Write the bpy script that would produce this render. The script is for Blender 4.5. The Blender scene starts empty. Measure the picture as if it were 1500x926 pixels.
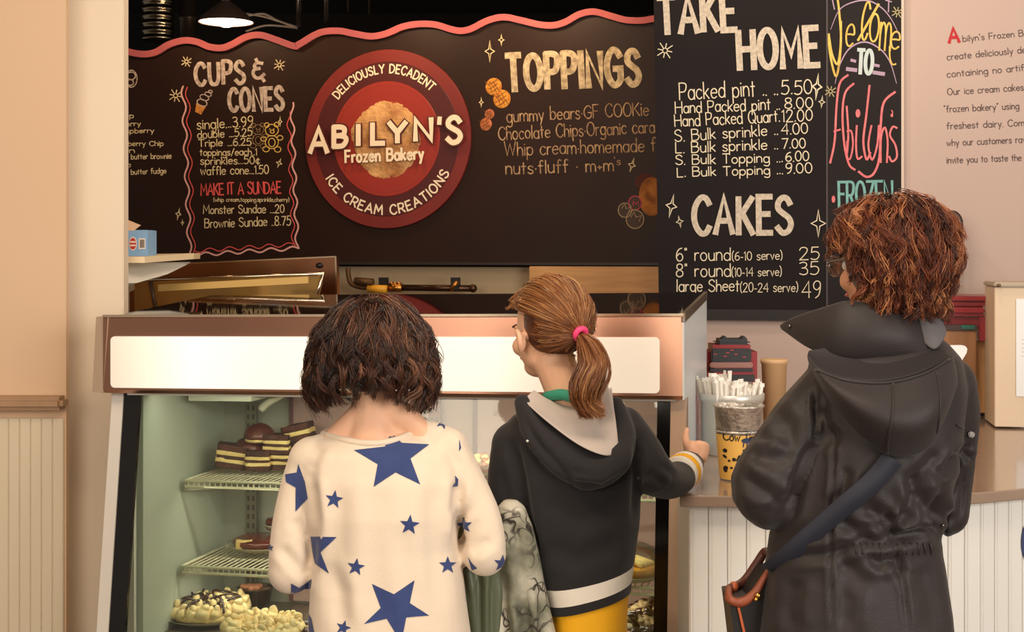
import bpy, bmesh, math, random
import numpy as np
from mathutils import Vector, Matrix, noise
from mathutils.bvhtree import BVHTree
random.seed(4); rng = np.random.default_rng(4)
SC = bpy.context.scene
COL = SC.collection
# ------------------------------------------------------------------ camera
F = 50/36*1500; CX, HY, CZ = 750.0, 370.0, 1.46      # focal length in pixels, eye height
cam = bpy.data.cameras.new('camera'); cam.lens = 50; cam.sensor_width = 36
cam.shift_y = -(463-HY)/1500; cam.clip_start = .05
co = bpy.data.objects.new('camera', cam); COL.objects.link(co)
co.location = (0, 0, CZ); co.rotation_euler = (math.pi/2, 0, 0); SC.camera = co
# ------------------------------------------------------------------ world, lights, exposure
SC.view_settings.view_transform = 'Standard'; SC.view_settings.look = 'None'
SC.view_settings.gamma = 1; SC.view_settings.exposure = 0.35; SC.view_settings.use_curve_mapping = False
W = bpy.data.worlds.new('world'); SC.world = W; W.use_nodes = True
W.node_tree.nodes['Background'].inputs[0].default_value = (1.0, .82, .66, 1)
W.node_tree.nodes['Background'].inputs[1].default_value = .30
def area(name, loc, target, sx, sy, power, col):
    l = bpy.data.lights.new(name, 'AREA'); l.shape = 'RECTANGLE'; l.size = sx; l.size_y = sy
    l.energy = power; l.color = col
    o = bpy.data.objects.new(name, l); COL.objects.link(o); o.location = loc
    o.rotation_euler = (Vector(target)-Vector(loc)).to_track_quat('-Z', 'Y').to_euler(); return o
area('shop_window_light', (3.3, -1.4, 2.1), (.2, 3.6, .9), 2.4, 2.0, 150, (1, .95, .89))
area('warm_fill_light', (-2.2, -1.6, 2.3), (-.6, 3.6, 1.0), 2.2, 1.6, 66, (1, .87, .73))  # added warm fill from the left, not a real window
area('ceiling_light', (.1, 1.8, 3.2), (.2, 3.4, 0), 1.6, 1.0, 26, (1, .86, .70))
def pt(name, loc, power, col=(1, .66, .36), r=.05):
    l = bpy.data.lights.new(name, 'POINT'); l.energy = power; l.color = col; l.shadow_soft_size = r
    o = bpy.data.objects.new(name, l); COL.objects.link(o); o.location = loc; return o
pt('kitchen_lamp', (-1.5, 6.05, 2.62), 9); pt('kitchen_lamp', (-.62, 5.75, 2.62), 10); pt('kitchen_lamp', (.02, 5.6, 2.62), 11); pt('kitchen_lamp', (.55, 4.3, 2.7), 12, (1, .8, .6))
pt('shop_lamp', (-1.05, 1.9, 2.9), 16, (1, .72, .42), .07); pt('shop_lamp', (-.12, 1.7, 2.9), 16, (1, .72, .42), .07)
pt('kitchen_lamp', (1.25, 4.0, 2.6), 15, (1, .82, .66))

# ------------------------------------------------------------------ helpers
def lin(c):
    return tuple(((v/255)/12.92 if v/255 <= .04045 else ((v/255+.055)/1.055)**2.4) for v in c)+(1,)
MATS = {}
def mat(name, c, rough=.6, metal=0, c2=None, nscale=8, bump=0, bscale=60, emit=0, spec=.5, coat=0, stretch=None, sheen=0, detail=3):
    if name in MATS: return MATS[name]
    m = bpy.data.materials.new(name); m.use_nodes = True; N = m.node_tree.nodes; L = m.node_tree.links
    b = N['Principled BSDF']; b.inputs['Base Color'].default_value = lin(c); b.inputs['Roughness'].default_value = rough
    b.inputs['Metallic'].default_value = metal; b.inputs['Specular IOR Level'].default_value = spec
    b.inputs['Coat Weight'].default_value = coat; b.inputs['Sheen Weight'].default_value = sheen
    tc = N.new('ShaderNodeTexCoord'); src = tc.outputs['Object']
    if stretch:
        mp = N.new('ShaderNodeMapping'); mp.inputs['Scale'].default_value = stretch; L.new(src, mp.inputs[0]); src = mp.outputs[0]
    if c2:
        n = N.new('ShaderNodeTexNoise'); n.inputs['Scale'].default_value = nscale; n.inputs['Detail'].default_value = detail; L.new(src, n.inputs['Vector'])
        r = N.new('ShaderNodeValToRGB'); r.color_ramp.elements[0].position = .35; r.color_ramp.elements[1].position = .65
        r.color_ramp.elements[0].color = lin(c); r.color_ramp.elements[1].color = lin(c2)
        L.new(n.outputs[0], r.inputs[0]); L.new(r.outputs[0], b.inputs['Base Color'])
    if bump:
        n = N.new('ShaderNodeTexNoise'); n.inputs['Scale'].default_value = bscale; n.inputs['Detail'].default_value = 4; L.new(src, n.inputs['Vector'])
        k = N.new('ShaderNodeBump'); k.inputs['Strength'].default_value = bump; k.inputs['Distance'].default_value = .004
        L.new(n.outputs[0], k.inputs['Height']); L.new(k.outputs[0], b.inputs['Normal'])
    if emit:
        b.inputs['Emission Color'].default_value = lin(c); b.inputs['Emission Strength'].default_value = emit
    MATS[name] = m; return m
def glass(name, tint=(255, 255, 255), refl=.08, rough=.02):
    if name in MATS: return MATS[name]
    m = bpy.data.materials.new(name); m.use_nodes = True; N = m.node_tree.nodes; L = m.node_tree.links
    N.remove(N['Principled BSDF']); t = N.new('ShaderNodeBsdfTransparent'); t.inputs[0].default_value = lin(tint)
    g = N.new('ShaderNodeBsdfGlossy'); g.inputs['Roughness'].default_value = rough
    fr = N.new('ShaderNodeLayerWeight'); fr.inputs[0].default_value = .3
    mr = N.new('ShaderNodeMapRange'); mr.inputs[3].default_value = refl; mr.inputs[4].default_value = .8
    L.new(fr.outputs['Fresnel'], mr.inputs[0]); x = N.new('ShaderNodeMixShader'); L.new(mr.outputs[0], x.inputs[0])
    L.new(t.outputs[0], x.inputs[1]); L.new(g.outputs[0], x.inputs[2]); L.new(x.outputs[0], N['Material Output'].inputs[0])
    MATS[name] = m; return m

def P(x, y, Y):                    # the point at distance Y that the photograph shows at pixel (x, y)
    return Vector(((x-CX)*Y/F, Y, CZ-(y-HY)*Y/F))
def tag(o, label=None, cat=None, group=None, kind=None):
    if label: o['label'] = label
    if cat: o['category'] = cat
    if group: o['group'] = group
    if kind: o['kind'] = kind
    return o
def empty(name, loc, label=None, cat=None, group=None, kind=None, rz=0):
    o = bpy.data.objects.new(name, None); COL.objects.link(o); o.location = loc; o.rotation_euler = (0, 0, rz)
    o.empty_display_size = .05
    return tag(o, label, cat, group, kind)
def link_mesh(name, me, m, parent=None, smooth=False, world=True):
    if m is not None and len(me.materials) == 0:
        me.materials.append(m)
    o = bpy.data.objects.new(name, me); COL.objects.link(o)
    if smooth: me.polygons.foreach_set('use_smooth', [True]*len(me.polygons))
    if parent:
        o.parent = parent
        if world:                   # vertices were given in world space
            M = Matrix.Identity(4); q = parent
            chain = []
            while q: chain.append(q); q = q.parent
            for q in reversed(chain): M = M @ q.matrix_parent_inverse @ q.matrix_basis
            o.matrix_parent_inverse = M.inverted()
    return o
class MB:                           # collects shapes into one mesh
    def __init__(s): s.v = []; s.f = []
    def add(s, v, f):
        n = len(s.v); s.v += [tuple(p) for p in v]; s.f += [tuple(i+n for i in q) for q in f]; return s
    def box(s, c, d, M=None, bev=0):
        x, y, z = d[0]/2, d[1]/2, d[2]/2
        if bev:
            b = min(bev, x*.9, y*.9, z*.9); bm = bmesh.new(); bmesh.ops.create_cube(bm, size=1)
            for v in bm.verts: v.co = Vector((v.co.x*2*x, v.co.y*2*y, v.co.z*2*z))
            bmesh.ops.bevel(bm, geom=bm.edges[:], offset=b, segments=2, affect='EDGES')
            vs = [v.co.copy() for v in bm.verts]; fs = [[v.index for v in f.verts] for f in bm.faces]; bm.free()
        else:
            vs = [Vector((a*x, e*y, g*z)) for a in (-1, 1) for e in (-1, 1) for g in (-1, 1)]
            fs = [(0, 1, 3, 2), (4, 6, 7, 5), (0, 4, 5, 1), (2, 3, 7, 6), (0, 2, 6, 4), (1, 5, 7, 3)]
        c = Vector(c)
        return s.add([((M @ v) if M else v)+c for v in vs], fs)
    def hexa(s, p):                 # eight corners: bottom 0-3, top 4-7
        return s.add(p, [(0, 3, 2, 1), (4, 5, 6, 7), (0, 1, 5, 4), (1, 2, 6, 5), (2, 3, 7, 6), (3, 0, 4, 7)])
    def prism(s, base, vec):
        n = len(base); vec = Vector(vec); base = [Vector(b) for b in base]
        return s.add(base+[b+vec for b in base], [tuple(range(n-1, -1, -1)), tuple(range(n, 2*n))]+[(i, (i+1) % n, (i+1) % n+n, i+n) for i in range(n)])
    def lathe(s, prof, c=(0, 0, 0), n=24, M=None, cap=True):
        c = Vector(c); vs = []; fs = []
        for r, z in prof:
            for i in range(n):
                a = 2*math.pi*i/n; v = Vector((r*math.cos(a), r*math.sin(a), z)); vs.append(((M @ v) if M else v)+c)
        for j in range(len(prof)-1):
            for i in range(n):
                k = (i+1) % n; fs.append((j*n+i, j*n+k, (j+1)*n+k, (j+1)*n+i))
        if cap: fs += [tuple(range(n-1, -1, -1)), tuple((len(prof)-1)*n+i for i in range(n))]
        return s.add(vs, fs)
    def tube(s, pts, r, n=8, sub=1):
        pts = [Vector(p) for p in pts]; rs = list(r) if hasattr(r, '__len__') else [r]*len(pts)
        if sub > 1:
            q = []; qr = []
            for i in range(len(pts)-1):
                a, b, c, d = pts[max(i-1, 0)], pts[i], pts[i+1], pts[min(i+2, len(pts)-1)]
                for k in range(sub):
                    t = k/sub; q.append(.5*((2*b)+(c-a)*t+(2*a-5*b+4*c-d)*t*t+(3*b-a-3*c+d)*t**3)); qr.append(rs[i]*(1-t)+rs[i+1]*t)
            q.append(pts[-1]); qr.append(rs[-1]); pts, rs = q, qr
        vs = []; fs = []; up = None
        for i, p in enumerate(pts):
            d = (pts[min(i+1, len(pts)-1)]-pts[max(i-1, 0)]).normalized()
            if up is None: up = Vector((0, 0, 1)) if abs(d.z) < .9 else Vector((1, 0, 0))
            a = (up-d*up.dot(d)).normalized(); up = a; b = d.cross(a)
            for k in range(n):
                t = 2*math.pi*k/n; vs.append(p+(a*math.cos(t)+b*math.sin(t))*rs[i])
        for i in range(len(pts)-1):
            for k in range(n):
                l = (k+1) % n; fs.append((i*n+k, i*n+l, (i+1)*n+l, (i+1)*n+k))
        fs += [tuple(range(n-1, -1, -1)), tuple((len(pts)-1)*n+k for k in range(n))]
        return s.add(vs, fs)
    def sph(s, c, r, M=None, seg=20, rings=12):
        c = Vector(c); r = r if hasattr(r, '__len__') else (r, r, r); vs = []; fs = []
        for j in range(rings+1):
            a = math.pi*j/rings
            for i in range(seg):
                b = 2*math.pi*i/seg; v = Vector((r[0]*math.sin(a)*math.cos(b), r[1]*math.sin(a)*math.sin(b), r[2]*math.cos(a)))
                vs.append(((M @ v) if M else v)+c)
        for j in range(rings):
            for i in range(seg):
                k = (i+1) % seg; fs.append((j*seg+i, (j+1)*seg+i, (j+1)*seg+k, j*seg+k))
        return s.add(vs, fs)
    def limb(s, pts, sub=4, n=14):   # pts: (x, y, Y, radius) pixel + distance; a tapering chain with round ends
        q = [P(*p[:3]) for p in pts]; r = [p[3] for p in pts]
        s.tube(q, r, n, sub); s.sph(q[0], r[0]); s.sph(q[-1], r[-1]); return s
    def loft(s, rings, n=36, e=2.3):  # rings: (y px, left px, right px, distance, half depth)
        vs = []; fs = []
        for (y, xl, xr, Yc, hd) in rings:
            a, b = P(xl, y, Yc), P(xr, y, Yc); c = (a+b)/2; w = (b-a).length/2
            for k in range(n):
                t = 2*math.pi*k/n; ct, st = math.cos(t), math.sin(t)
                vs.append(c+Vector((w*math.copysign(abs(ct)**(2/e), ct), hd*math.copysign(abs(st)**(2/e), st), 0)))
        m = len(rings)
        for j in range(m-1):
            for k in range(n):
                l = (k+1) % n; fs.append((j*n+k, (j+1)*n+k, (j+1)*n+l, j*n+l))
        fs += [tuple(range(n)), tuple((m-1)*n+k for k in range(n-1, -1, -1))]
        return s.add(vs, fs)
    def mesh(s, name='mesh', tri=False):
        me = bpy.data.meshes.new(name); me.from_pydata([tuple(v) for v in s.v], [], s.f); me.update()
        bm = bmesh.new(); bm.from_mesh(me); bmesh.ops.remove_doubles(bm, verts=bm.verts, dist=1e-6)
        bmesh.ops.recalc_face_normals(bm, faces=bm.faces); bm.to_mesh(me); bm.free(); return me
    def build(s, name, m, parent=None, smooth=False, world=True, auto=False):
        me = s.mesh(name); o = link_mesh(name, me, m, parent, smooth, world)
        if auto:
            me.polygons.foreach_set('use_smooth', [True]*len(me.polygons)); me.set_sharp_from_angle(angle=math.radians(38))
        return o
    def remesh(s, voxel, smooth=8, fac=.5):   # one continuous surface round all the shapes
        me = bpy.data.meshes.new('blob'); me.from_pydata([tuple(v) for v in s.v], [], s.f)
        o = bpy.data.objects.new('blob', me); COL.objects.link(o)
        r = o.modifiers.new('r', 'REMESH'); r.mode = 'VOXEL'; r.voxel_size = voxel
        if smooth:
            q = o.modifiers.new('s', 'SMOOTH'); q.factor = fac; q.iterations = smooth
        dg = bpy.context.evaluated_depsgraph_get(); ev = o.evaluated_get(dg)
        out = bpy.data.meshes.new_from_object(ev); bpy.data.objects.remove(o); bpy.data.meshes.remove(me)
        out.polygons.foreach_set('use_smooth', [True]*len(out.polygons)); return out
def get_v(me):
    a = np.empty(len(me.vertices)*3, np.float32); me.vertices.foreach_get('co', a); return a.reshape(-1, 3)
def get_n(me):
    a = np.empty(len(me.vertices)*3, np.float32); me.vertex_normals.foreach_get('vector', a); return a.reshape(-1, 3)
def folds(me, segs, noise_amp=.0, nscale=14):
    """cloth folds: each seg is a polyline of photo pixels on the back of the figure, depth (m, + = crease in), width (px)"""
    v = get_v(me); n = get_n(me)
    px = CX+v[:, 0]/v[:, 1]*F; py = HY+(CZ-v[:, 2])/v[:, 1]*F
    face = np.clip(-n[:, 1]*1.6+.15, 0, 1); d = np.zeros(len(v), np.float32)
    for pts, amp, w in segs:
        best = np.full(len(v), 1e9, np.float32); L = 0; tt = np.zeros(len(v), np.float32)
        tot = sum(math.dist(pts[i], pts[i+1]) for i in range(len(pts)-1))
        for i in range(len(pts)-1):
            (ax, ay), (bx, by) = pts[i], pts[i+1]; l2 = (bx-ax)**2+(by-ay)**2
            t = np.clip(((px-ax)*(bx-ax)+(py-ay)*(by-ay))/l2, 0, 1)
            dd = np.hypot(px-ax-t*(bx-ax), py-ay-t*(by-ay)); s = (L+t*math.sqrt(l2))/tot
            k = dd < best; best[k] = dd[k]; tt[k] = s[k]; L += math.sqrt(l2)
        q = best/w; prof = np.exp(-q*q*1.2)-.45*np.exp(-(q-1.7)**2*1.6)
        d -= amp*prof*np.clip(np.minimum(tt, 1-tt)*5+.15, 0, 1)*face
    if noise_amp:
        nz = np.array([noise.noise(Vector((float(a)*nscale, float(b)*nscale, float(c)*nscale*.5))) for a, b, c in v], np.float32)
        d += nz*noise_amp
    v += n*d[:, None]; me.vertices.foreach_set('co', v.ravel()); me.update()

# ------------------------------------------------------------------ a single-stroke alphabet for all the writing
G = {}
def _g(ch, w, *st): G[ch] = (w, [(t[0], [tuple(map(float, p.split(','))) for p in t[1:].split()]) for t in st])
def ov(cx, cy, rx, ry): return 's'+' '.join('%.1f,%.1f' % (cx+rx*math.sin(a*math.pi/6), cy+ry*math.cos(a*math.pi/6)) for a in range(13))
_g('A', 60, 'l0,0 30,100 60,0', 'l11,34 49,34'); _g('B', 50, 'l0,0 0,100', 's0,100 26,100 42,92 44,76 36,58 0,54', 's0,54 30,54 48,44 50,26 40,6 26,0 0,0')
_g('C', 54, 's54,82 42,98 24,99 6,78 0,50 6,22 24,1 42,2 54,18'); _g('D', 56, 'l0,0 0,100', 's0,100 22,99 46,84 56,50 46,16 22,1 0,0')
_g('E', 44, 'l44,100 0,100 0,0 44,0', 'l0,52 36,52'); _g('F', 42, 'l42,100 0,100 0,0', 'l0,52 34,52')
_g('G', 58, 's56,82 42,98 24,99 6,78 0,50 6,22 24,1 42,2 56,16', 'l56,16 56,46 32,46'); _g('H', 54, 'l0,0 0,100', 'l54,0 54,100', 'l0,52 54,52')
_g('I', 4, 'l2,0 2,100'); _g('J', 36, 'l36,100 36,28', 's36,28 30,4 16,0 0,10'); _g('K', 50, 'l0,0 0,100', 'l48,100 0,42', 'l14,56 50,0')
_g('L', 40, 'l0,100 0,0 40,0'); _g('M', 66, 'l0,0 4,100 33,34 62,100 66,0'); _g('N', 54, 'l0,0 0,100 54,0 54,100'); _g('O', 60, ov(30, 50, 30, 50))
_g('P', 46, 'l0,0 0,100', 's0,100 26,100 44,92 46,73 38,52 24,46 0,46'); _g('Q', 62, ov(30, 50, 30, 50), 'l38,26 62,-6')
_g('R', 48, 'l0,0 0,100', 's0,100 26,100 44,92 46,73 38,52 24,46 0,46', 'l22,46 48,0'); _g('S', 48, 's45,82 34,97 18,99 4,86 4,68 22,54 40,42 48,24 38,5 18,0 0,16')
_g('T', 52, 'l0,100 52,100', 'l26,100 26,0'); _g('U', 52, 's0,100 0,60 2,26 12,4 26,0 40,4 50,26 52,60 52,100'); _g('V', 56, 'l0,100 28,0 56,100')
_g('W', 80, 'l0,100 20,0 40,84 60,0 80,100'); _g('X', 50, 'l0,0 50,100', 'l0,100 50,0'); _g('Y', 54, 'l0,100 27,48 54,100', 'l27,48 27,0'); _g('Z', 48, 'l0,100 48,100 0,0 48,0')
c6 = ov(20, 30, 20, 30)
_g('a', 40, c6, 'l40,60 40,0'); _g('b', 40, 'l0,100 0,0', c6); _g('c', 36, 's36,50 26,60 12,58 1,40 1,20 12,2 26,0 36,10'); _g('d', 40, c6, 'l40,100 40,0')
_g('e', 38, 's1,32 20,33 38,34 34,53 20,60 5,50 0,30 6,8 20,0 36,9'); _g('f', 30, 's32,92 22,100 13,90 12,72', 'l12,72 12,0', 'l0,58 28,58')
_g('g', 40, c6, 's40,60 40,20 40,-14 32,-32 16,-34 2,-26'); _g('h', 36, 'l0,100 0,0', 's0,34 6,52 18,60 30,54 36,36 36,0'); _g('i', 4, 'l2,60 2,0', 'l1,80 3,84')
_g('j', 14, 'l12,60 12,-24', 's12,-24 6,-36 -4,-30', 'l11,80 13,84'); _g('k', 34, 'l0,100 0,0', 'l32,60 0,24', 'l10,32 34,0'); _g('l', 4, 'l2,100 2,0')
_g('m', 60, 'l0,60 0,0', 's0,34 5,52 15,60 26,52 30,34 30,0', 's30,34 35,52 45,60 56,52 60,34 60,0'); _g('n', 36, 'l0,60 0,0', 's0,34 6,52 18,60 30,54 36,36 36,0')
_g('o', 40, c6); _g('p', 40, 'l0,60 0,-36', c6); _g('q', 40, 'l40,60 40,-36', c6); _g('r', 24, 'l0,60 0,0', 's0,34 6,52 15,60 25,57')
_g('s', 32, 's31,50 22,60 10,59 2,48 8,36 24,27 32,15 24,2 12,0 0,10'); _g('t', 26, 'l12,88 12,0', 'l0,60 26,60'); _g('u', 36, 's0,60 0,24 6,5 17,0 29,6 36,24 36,60', 'l36,60 36,0')
_g('v', 34, 'l0,60 17,0 34,60'); _g('w', 54, 'l0,60 14,0 27,50 40,0 54,60'); _g('x', 34, 'l0,0 34,60', 'l0,60 34,0'); _g('y', 36, 'l0,60 18,4', 'l36,60 10,-36'); _g('z', 34, 'l0,60 34,60 0,0 34,0')
_g('0', 44, ov(22, 50, 22, 50)); _g('1', 14, 'l0,84 12,100 12,0'); _g('2', 44, 's2,78 10,96 26,100 40,88 38,64 20,30 0,0', 'l0,0 44,0')
_g('3', 42, 's4,92 20,100 36,92 38,72 26,56 14,54', 's14,54 32,52 42,34 38,8 20,0 2,10'); _g('4', 48, 'l38,0 38,100 0,34 48,34'); _g('5', 42, 'l40,100 8,100 4,58', 's4,58 22,64 38,54 42,30 32,6 16,0 0,8')
_g('6', 42, 's38,96 18,86 4,58 1,26 12,2 30,2 42,22 36,48 20,54 4,36'); _g('7', 44, 'l0,100 44,100 14,0'); _g('8', 42, 's21,54 5,66 5,90 21,100 37,90 37,66 21,54 2,38 2,12 21,0 40,12 40,38 21,54')
_g('9', 40, 's38,66 22,48 5,58 3,84 18,100 36,92 39,62 30,18 12,0'); _g('.', 4, 'l1,0 4,4'); _g(',', 6, 'l4,4 0,-12'); _g('-', 22, 'l0,36 22,36'); _g('·', 6, 'l1,34 5,38')
_g('+', 24, 'l0,30 24,30', 'l12,16 12,44'); _g('(', 14, 's14,112 2,80 0,50 2,16 14,-12'); _g(')', 14, 's0,112 12,80 14,50 12,16 0,-12'); _g('/', 34, 'l0,-8 34,104')
_g('"', 12, 'l2,100 2,84', 'l11,100 11,84'); _g("'", 6, 'l4,102 2,80'); _g('¢', 36, 's36,50 24,60 8,52 1,30 8,8 24,0 36,10', 'l20,76 20,-16'); _g(' ', 26)
_g('“', 14, 's5,102 0,94 3,88', 's14,102 9,94 12,88'); _g('”', 14, 's2,102 5,94 1,86', 's11,102 14,94 10,86')
_g('&', 48, 's44,78 24,84 10,72 14,58 30,54', 's30,54 8,50 0,30 8,8 26,4 46,20', 'l20,104 26,84', 'l34,4 42,-16')
def smooth_pl(p, k=5):
    out = []
    n = len(p); cl = math.dist(p[0], p[-1]) < 1e-3
    for i in range(n-1):
        a = p[i-1] if i else (p[-2] if cl else p[0]); b = p[i]; c = p[i+1]; d = p[i+2] if i+2 < n else (p[1] if cl else p[-1])
        for j in range(k):
            t = j/k; out.append(tuple(.5*((2*b[m])+(c[m]-a[m])*t+(2*a[m]-5*b[m]+4*c[m]-d[m])*t*t+(3*b[m]-a[m]-3*c[m]+d[m])*t**3) for m in (0, 1)))
    out.append(p[-1]); return out
def ribbon(mb, pts, w, fn, cap=True, taper=False):
    """flat ribbon of width w along pts (2-D), every vertex mapped to 3-D by fn"""
    q = [pts[0]]
    for p in pts[1:]:
        if math.dist(p, q[-1]) > 1e-6: q.append(p)
    if len(q) < 2: return
    n = len(q); closed = math.dist(q[0], q[-1]) < 1e-3; vs = []
    if cap and not closed:          # slightly lengthened ends
        def ext(a, b):
            l = math.dist(a, b); return (a[0]+(a[0]-b[0])/l*w*.3, a[1]+(a[1]-b[1])/l*w*.3)
        q[0] = ext(q[0], q[1]); q[-1] = ext(q[-1], q[-2])
    for i, p in enumerate(q):
        a = q[i-1] if i else (q[-2] if closed else None); b = q[i+1] if i+1 < n else (q[1] if closed else None)
        def nrm(u, v):
            l = math.dist(u, v); return (-(v[1]-u[1])/l, (v[0]-u[0])/l)
        n1 = nrm(a, p) if a else nrm(p, b); n2 = nrm(p, b) if b else n1
        mx, my = n1[0]+n2[0], n1[1]+n2[1]; l = math.hypot(mx, my) or 1; mx /= l; my /= l
        k = min(1/max(mx*n1[0]+my*n1[1], .3), 1.7)
        ww = w/2*k*(1 if not taper else (.35+.65*math.sin(math.pi*min(max(i/(n-1), .03), .97))))
        vs += [fn(p[0]+mx*ww, p[1]+my*ww), fn(p[0]-mx*ww, p[1]-my*ww)]
    mb.k = getattr(mb, 'k', 0)+1; e = Vector((0, -.000035*(mb.k % 9), 0)); vs = [Vector(v)+e for v in vs]   # crossing strokes lie a hair apart
    mb.add(vs, [(2*i, 2*i+1, 2*i+3, 2*i+2) for i in range(n-1)])
def layout(s, sp=14):
    x = 0; out = []
    for ch in s:
        w, st = G[ch]; out.append((x, w, st)); x += w+sp
    return out, x-sp
def text(mb, s, a, b, cap, sw, fn, sp=14, jit=0, seed=1):
    """write s from a to b (baseline, pixels, y down) with capital height cap"""
    r = random.Random(seed+len(s)); lay, tot = layout(s, sp); L = math.dist(a, b); kx = L/tot; ky = cap/100
    dx, dy = (b[0]-a[0])/L, (b[1]-a[1])/L
    for x, w, st in lay:
        jy = r.uniform(-jit, jit)*cap; js = 1+r.uniform(-jit, jit)*1.5; jr = r.uniform(-jit, jit)*.8
        for kind, pts in st:
            q = [((x+px+jr*py*.6)*kx, py*ky*js+jy) for px, py in pts]
            if kind == 's': q = smooth_pl(q)
            q = [(a[0]+u*dx+v*dy, a[1]+u*dy-v*dx) for u, v in q]
            ribbon(mb, q, sw, fn)
def arctext(mb, s, cx, cy, r, a0, a1, cap, sw, fn, inner=False, sp=16):
    lay, tot = layout(s, sp)
    for x, w, st in lay:
        for kind, pts in st:
            q = []
            for px, py in pts: q.append((x+px, py))
            if kind == 's': q = smooth_pl(q)
            else:
                q2 = []
                for i in range(len(q)-1):
                    for k in range(4): q2.append((q[i][0]+(q[i+1][0]-q[i][0])*k/4, q[i][1]+(q[i+1][1]-q[i][1])*k/4))
                q = q2+[q[-1]]
            o = []
            for px, py in q:
                an = math.radians(a0+(a1-a0)*px/tot); rr = r+(-1 if inner else 1)*py/100*cap
                o.append((cx+rr*math.cos(an), cy+rr*math.sin(an)))
            ribbon(mb, o, sw, fn)
# ================================================================== the setting
class Wall:                          # a vertical plane, turned by ang, that crosses pixel column px at distance Y
    def __init__(s, px, Y, ang):
        a = math.radians(ang); s.c, s.s = math.cos(a), math.sin(a); s.o = Vector(((px-CX)*Y/F, Y, 0)); s.ang = a
        s.d = Vector((s.c, -s.s, 0)); s.n = Vector((-s.s, -s.c, 0))
    def uv(s, x, y):
        t = (x-CX)/F; u = (t*s.o.y-s.o.x)/(s.c+t*s.s); Y = s.o.y-u*s.s
        return u, CZ-(y-HY)*Y/F
    def at(s, u, v, off=0): return s.o+s.d*u+Vector((0, 0, v))+s.n*off
    def px(s, x, y, off=0): u, v = s.uv(x, y); return s.at(u, v, off)
    def fn(s, off, conv=None):
        return (lambda x, y: s.px(*(conv(x, y) if conv else (x, y)), off))
    def slab(s, mb, x0, y0, x1, y1, thick, off=0, bev=0):   # rectangle of pixels, thickness away from its front
        u0, v0 = s.uv(x0, y0); u1, v1 = s.uv(x1, y1)
        c = s.at((u0+u1)/2, (v0+v1)/2, off-thick/2); M = Matrix.Rotation(-s.ang, 3, 'Z')
        return mb.box(c, (abs(u1-u0), thick, abs(v1-v0)), M, bev)
def Z(ox, oy, k): return lambda x, y: (ox+x/k, oy+y/k)
def struct(name, mb, m, parent=None, **k):
    o = mb.build(name, m, parent, **k)
    if parent is None: o['kind'] = 'structure'
    return o
M_tan = mat('tan_paint', (219, 184, 150), .7, c2=(222, 188, 154), nscale=.8)
M_cream = mat('cream_paint', (236, 218, 193), .65, c2=(232, 214, 190), nscale=1.2)
M_bead_l = mat('cream_beadboard', (222, 206, 178), .5); M_bead_r = mat('white_beadboard', (232, 228, 220), .45)
M_rail = mat('tan_rail', (176, 138, 102), .45, c2=(160, 124, 92), nscale=6)
M_wallr = mat('mauve_beige_wall', (186, 163, 154), .8, c2=(190, 168, 156), nscale=.9)
M_wallb = mat('back_wall_beige', (176, 152, 118), .75, c2=(160, 138, 108), nscale=1)
M_black = mat('black_void', (10, 8, 8), .9); M_floor = mat('floor_tile', (120, 104, 90), .4, c2=(108, 94, 80), nscale=3)
B = Wall(750, 6.0, 18)               # the long chalkboard
R = Wall(965, 5.3, 18)               # the wall on the right, with the price board
struct('floor', MB().box((0, 4, -.05), (14, 16, .1)), M_floor)
struct('ceiling', MB().box((0, 7.8, 3.45), (14, 8.4, .1)), M_black)
struct('wall_far', MB().box((0, 11.6, 1.7), (14, .1, 3.6)), M_black)
# left partition: tan wall with a rail and beadboard, and a cream column end behind it
struct('wall_left', MB().box((-2.548, 4.315, 1.7), (2.4, .03, 3.4)), M_tan)
co_ = struct('trim_1', MB().box((-1.395, 4.44, 1.7), (.38, .06, 3.4), bev=.003), M_cream)
co_['label'] = 'cream column end beside the display case'
rl = struct('trim_2', MB().box((-2.546, 4.272, 1.46-220*4.27/F), (2.41, .075, .040), bev=.012), M_rail)
wb = empty('wall_wainscot', (-2.4, 4.29, 0), kind='structure')
x_ = -1.352
for i in range(40):
    w = .0332; MB().box((x_-w/2, 4.291, .48), (w-.0034, .006, .96), bev=.0015).build('plank', M_bead_l, wb); x_ -= w
MB().box((-2.018, 4.2965, .48), (1.33, .006, .96)).build('backing', mat('light_groove', (240, 226, 204), .5), wb)
# back wall under the chalkboard, right wall
mb = MB(); B.slab(mb, -60, 389, 1060, 384+1.46*F/6.0+90, .1, off=-.052); struct('wall_back', mb, M_wallb)
u0, _ = R.uv(966, 0); mb = MB(); c = R.at((u0+3.2)/2, 1.72, -.06)
mb.box(c, (3.2-u0, .12, 3.46), Matrix.Rotation(-R.ang, 3, 'Z')); struct('wall_right', mb, M_wallr)

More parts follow.
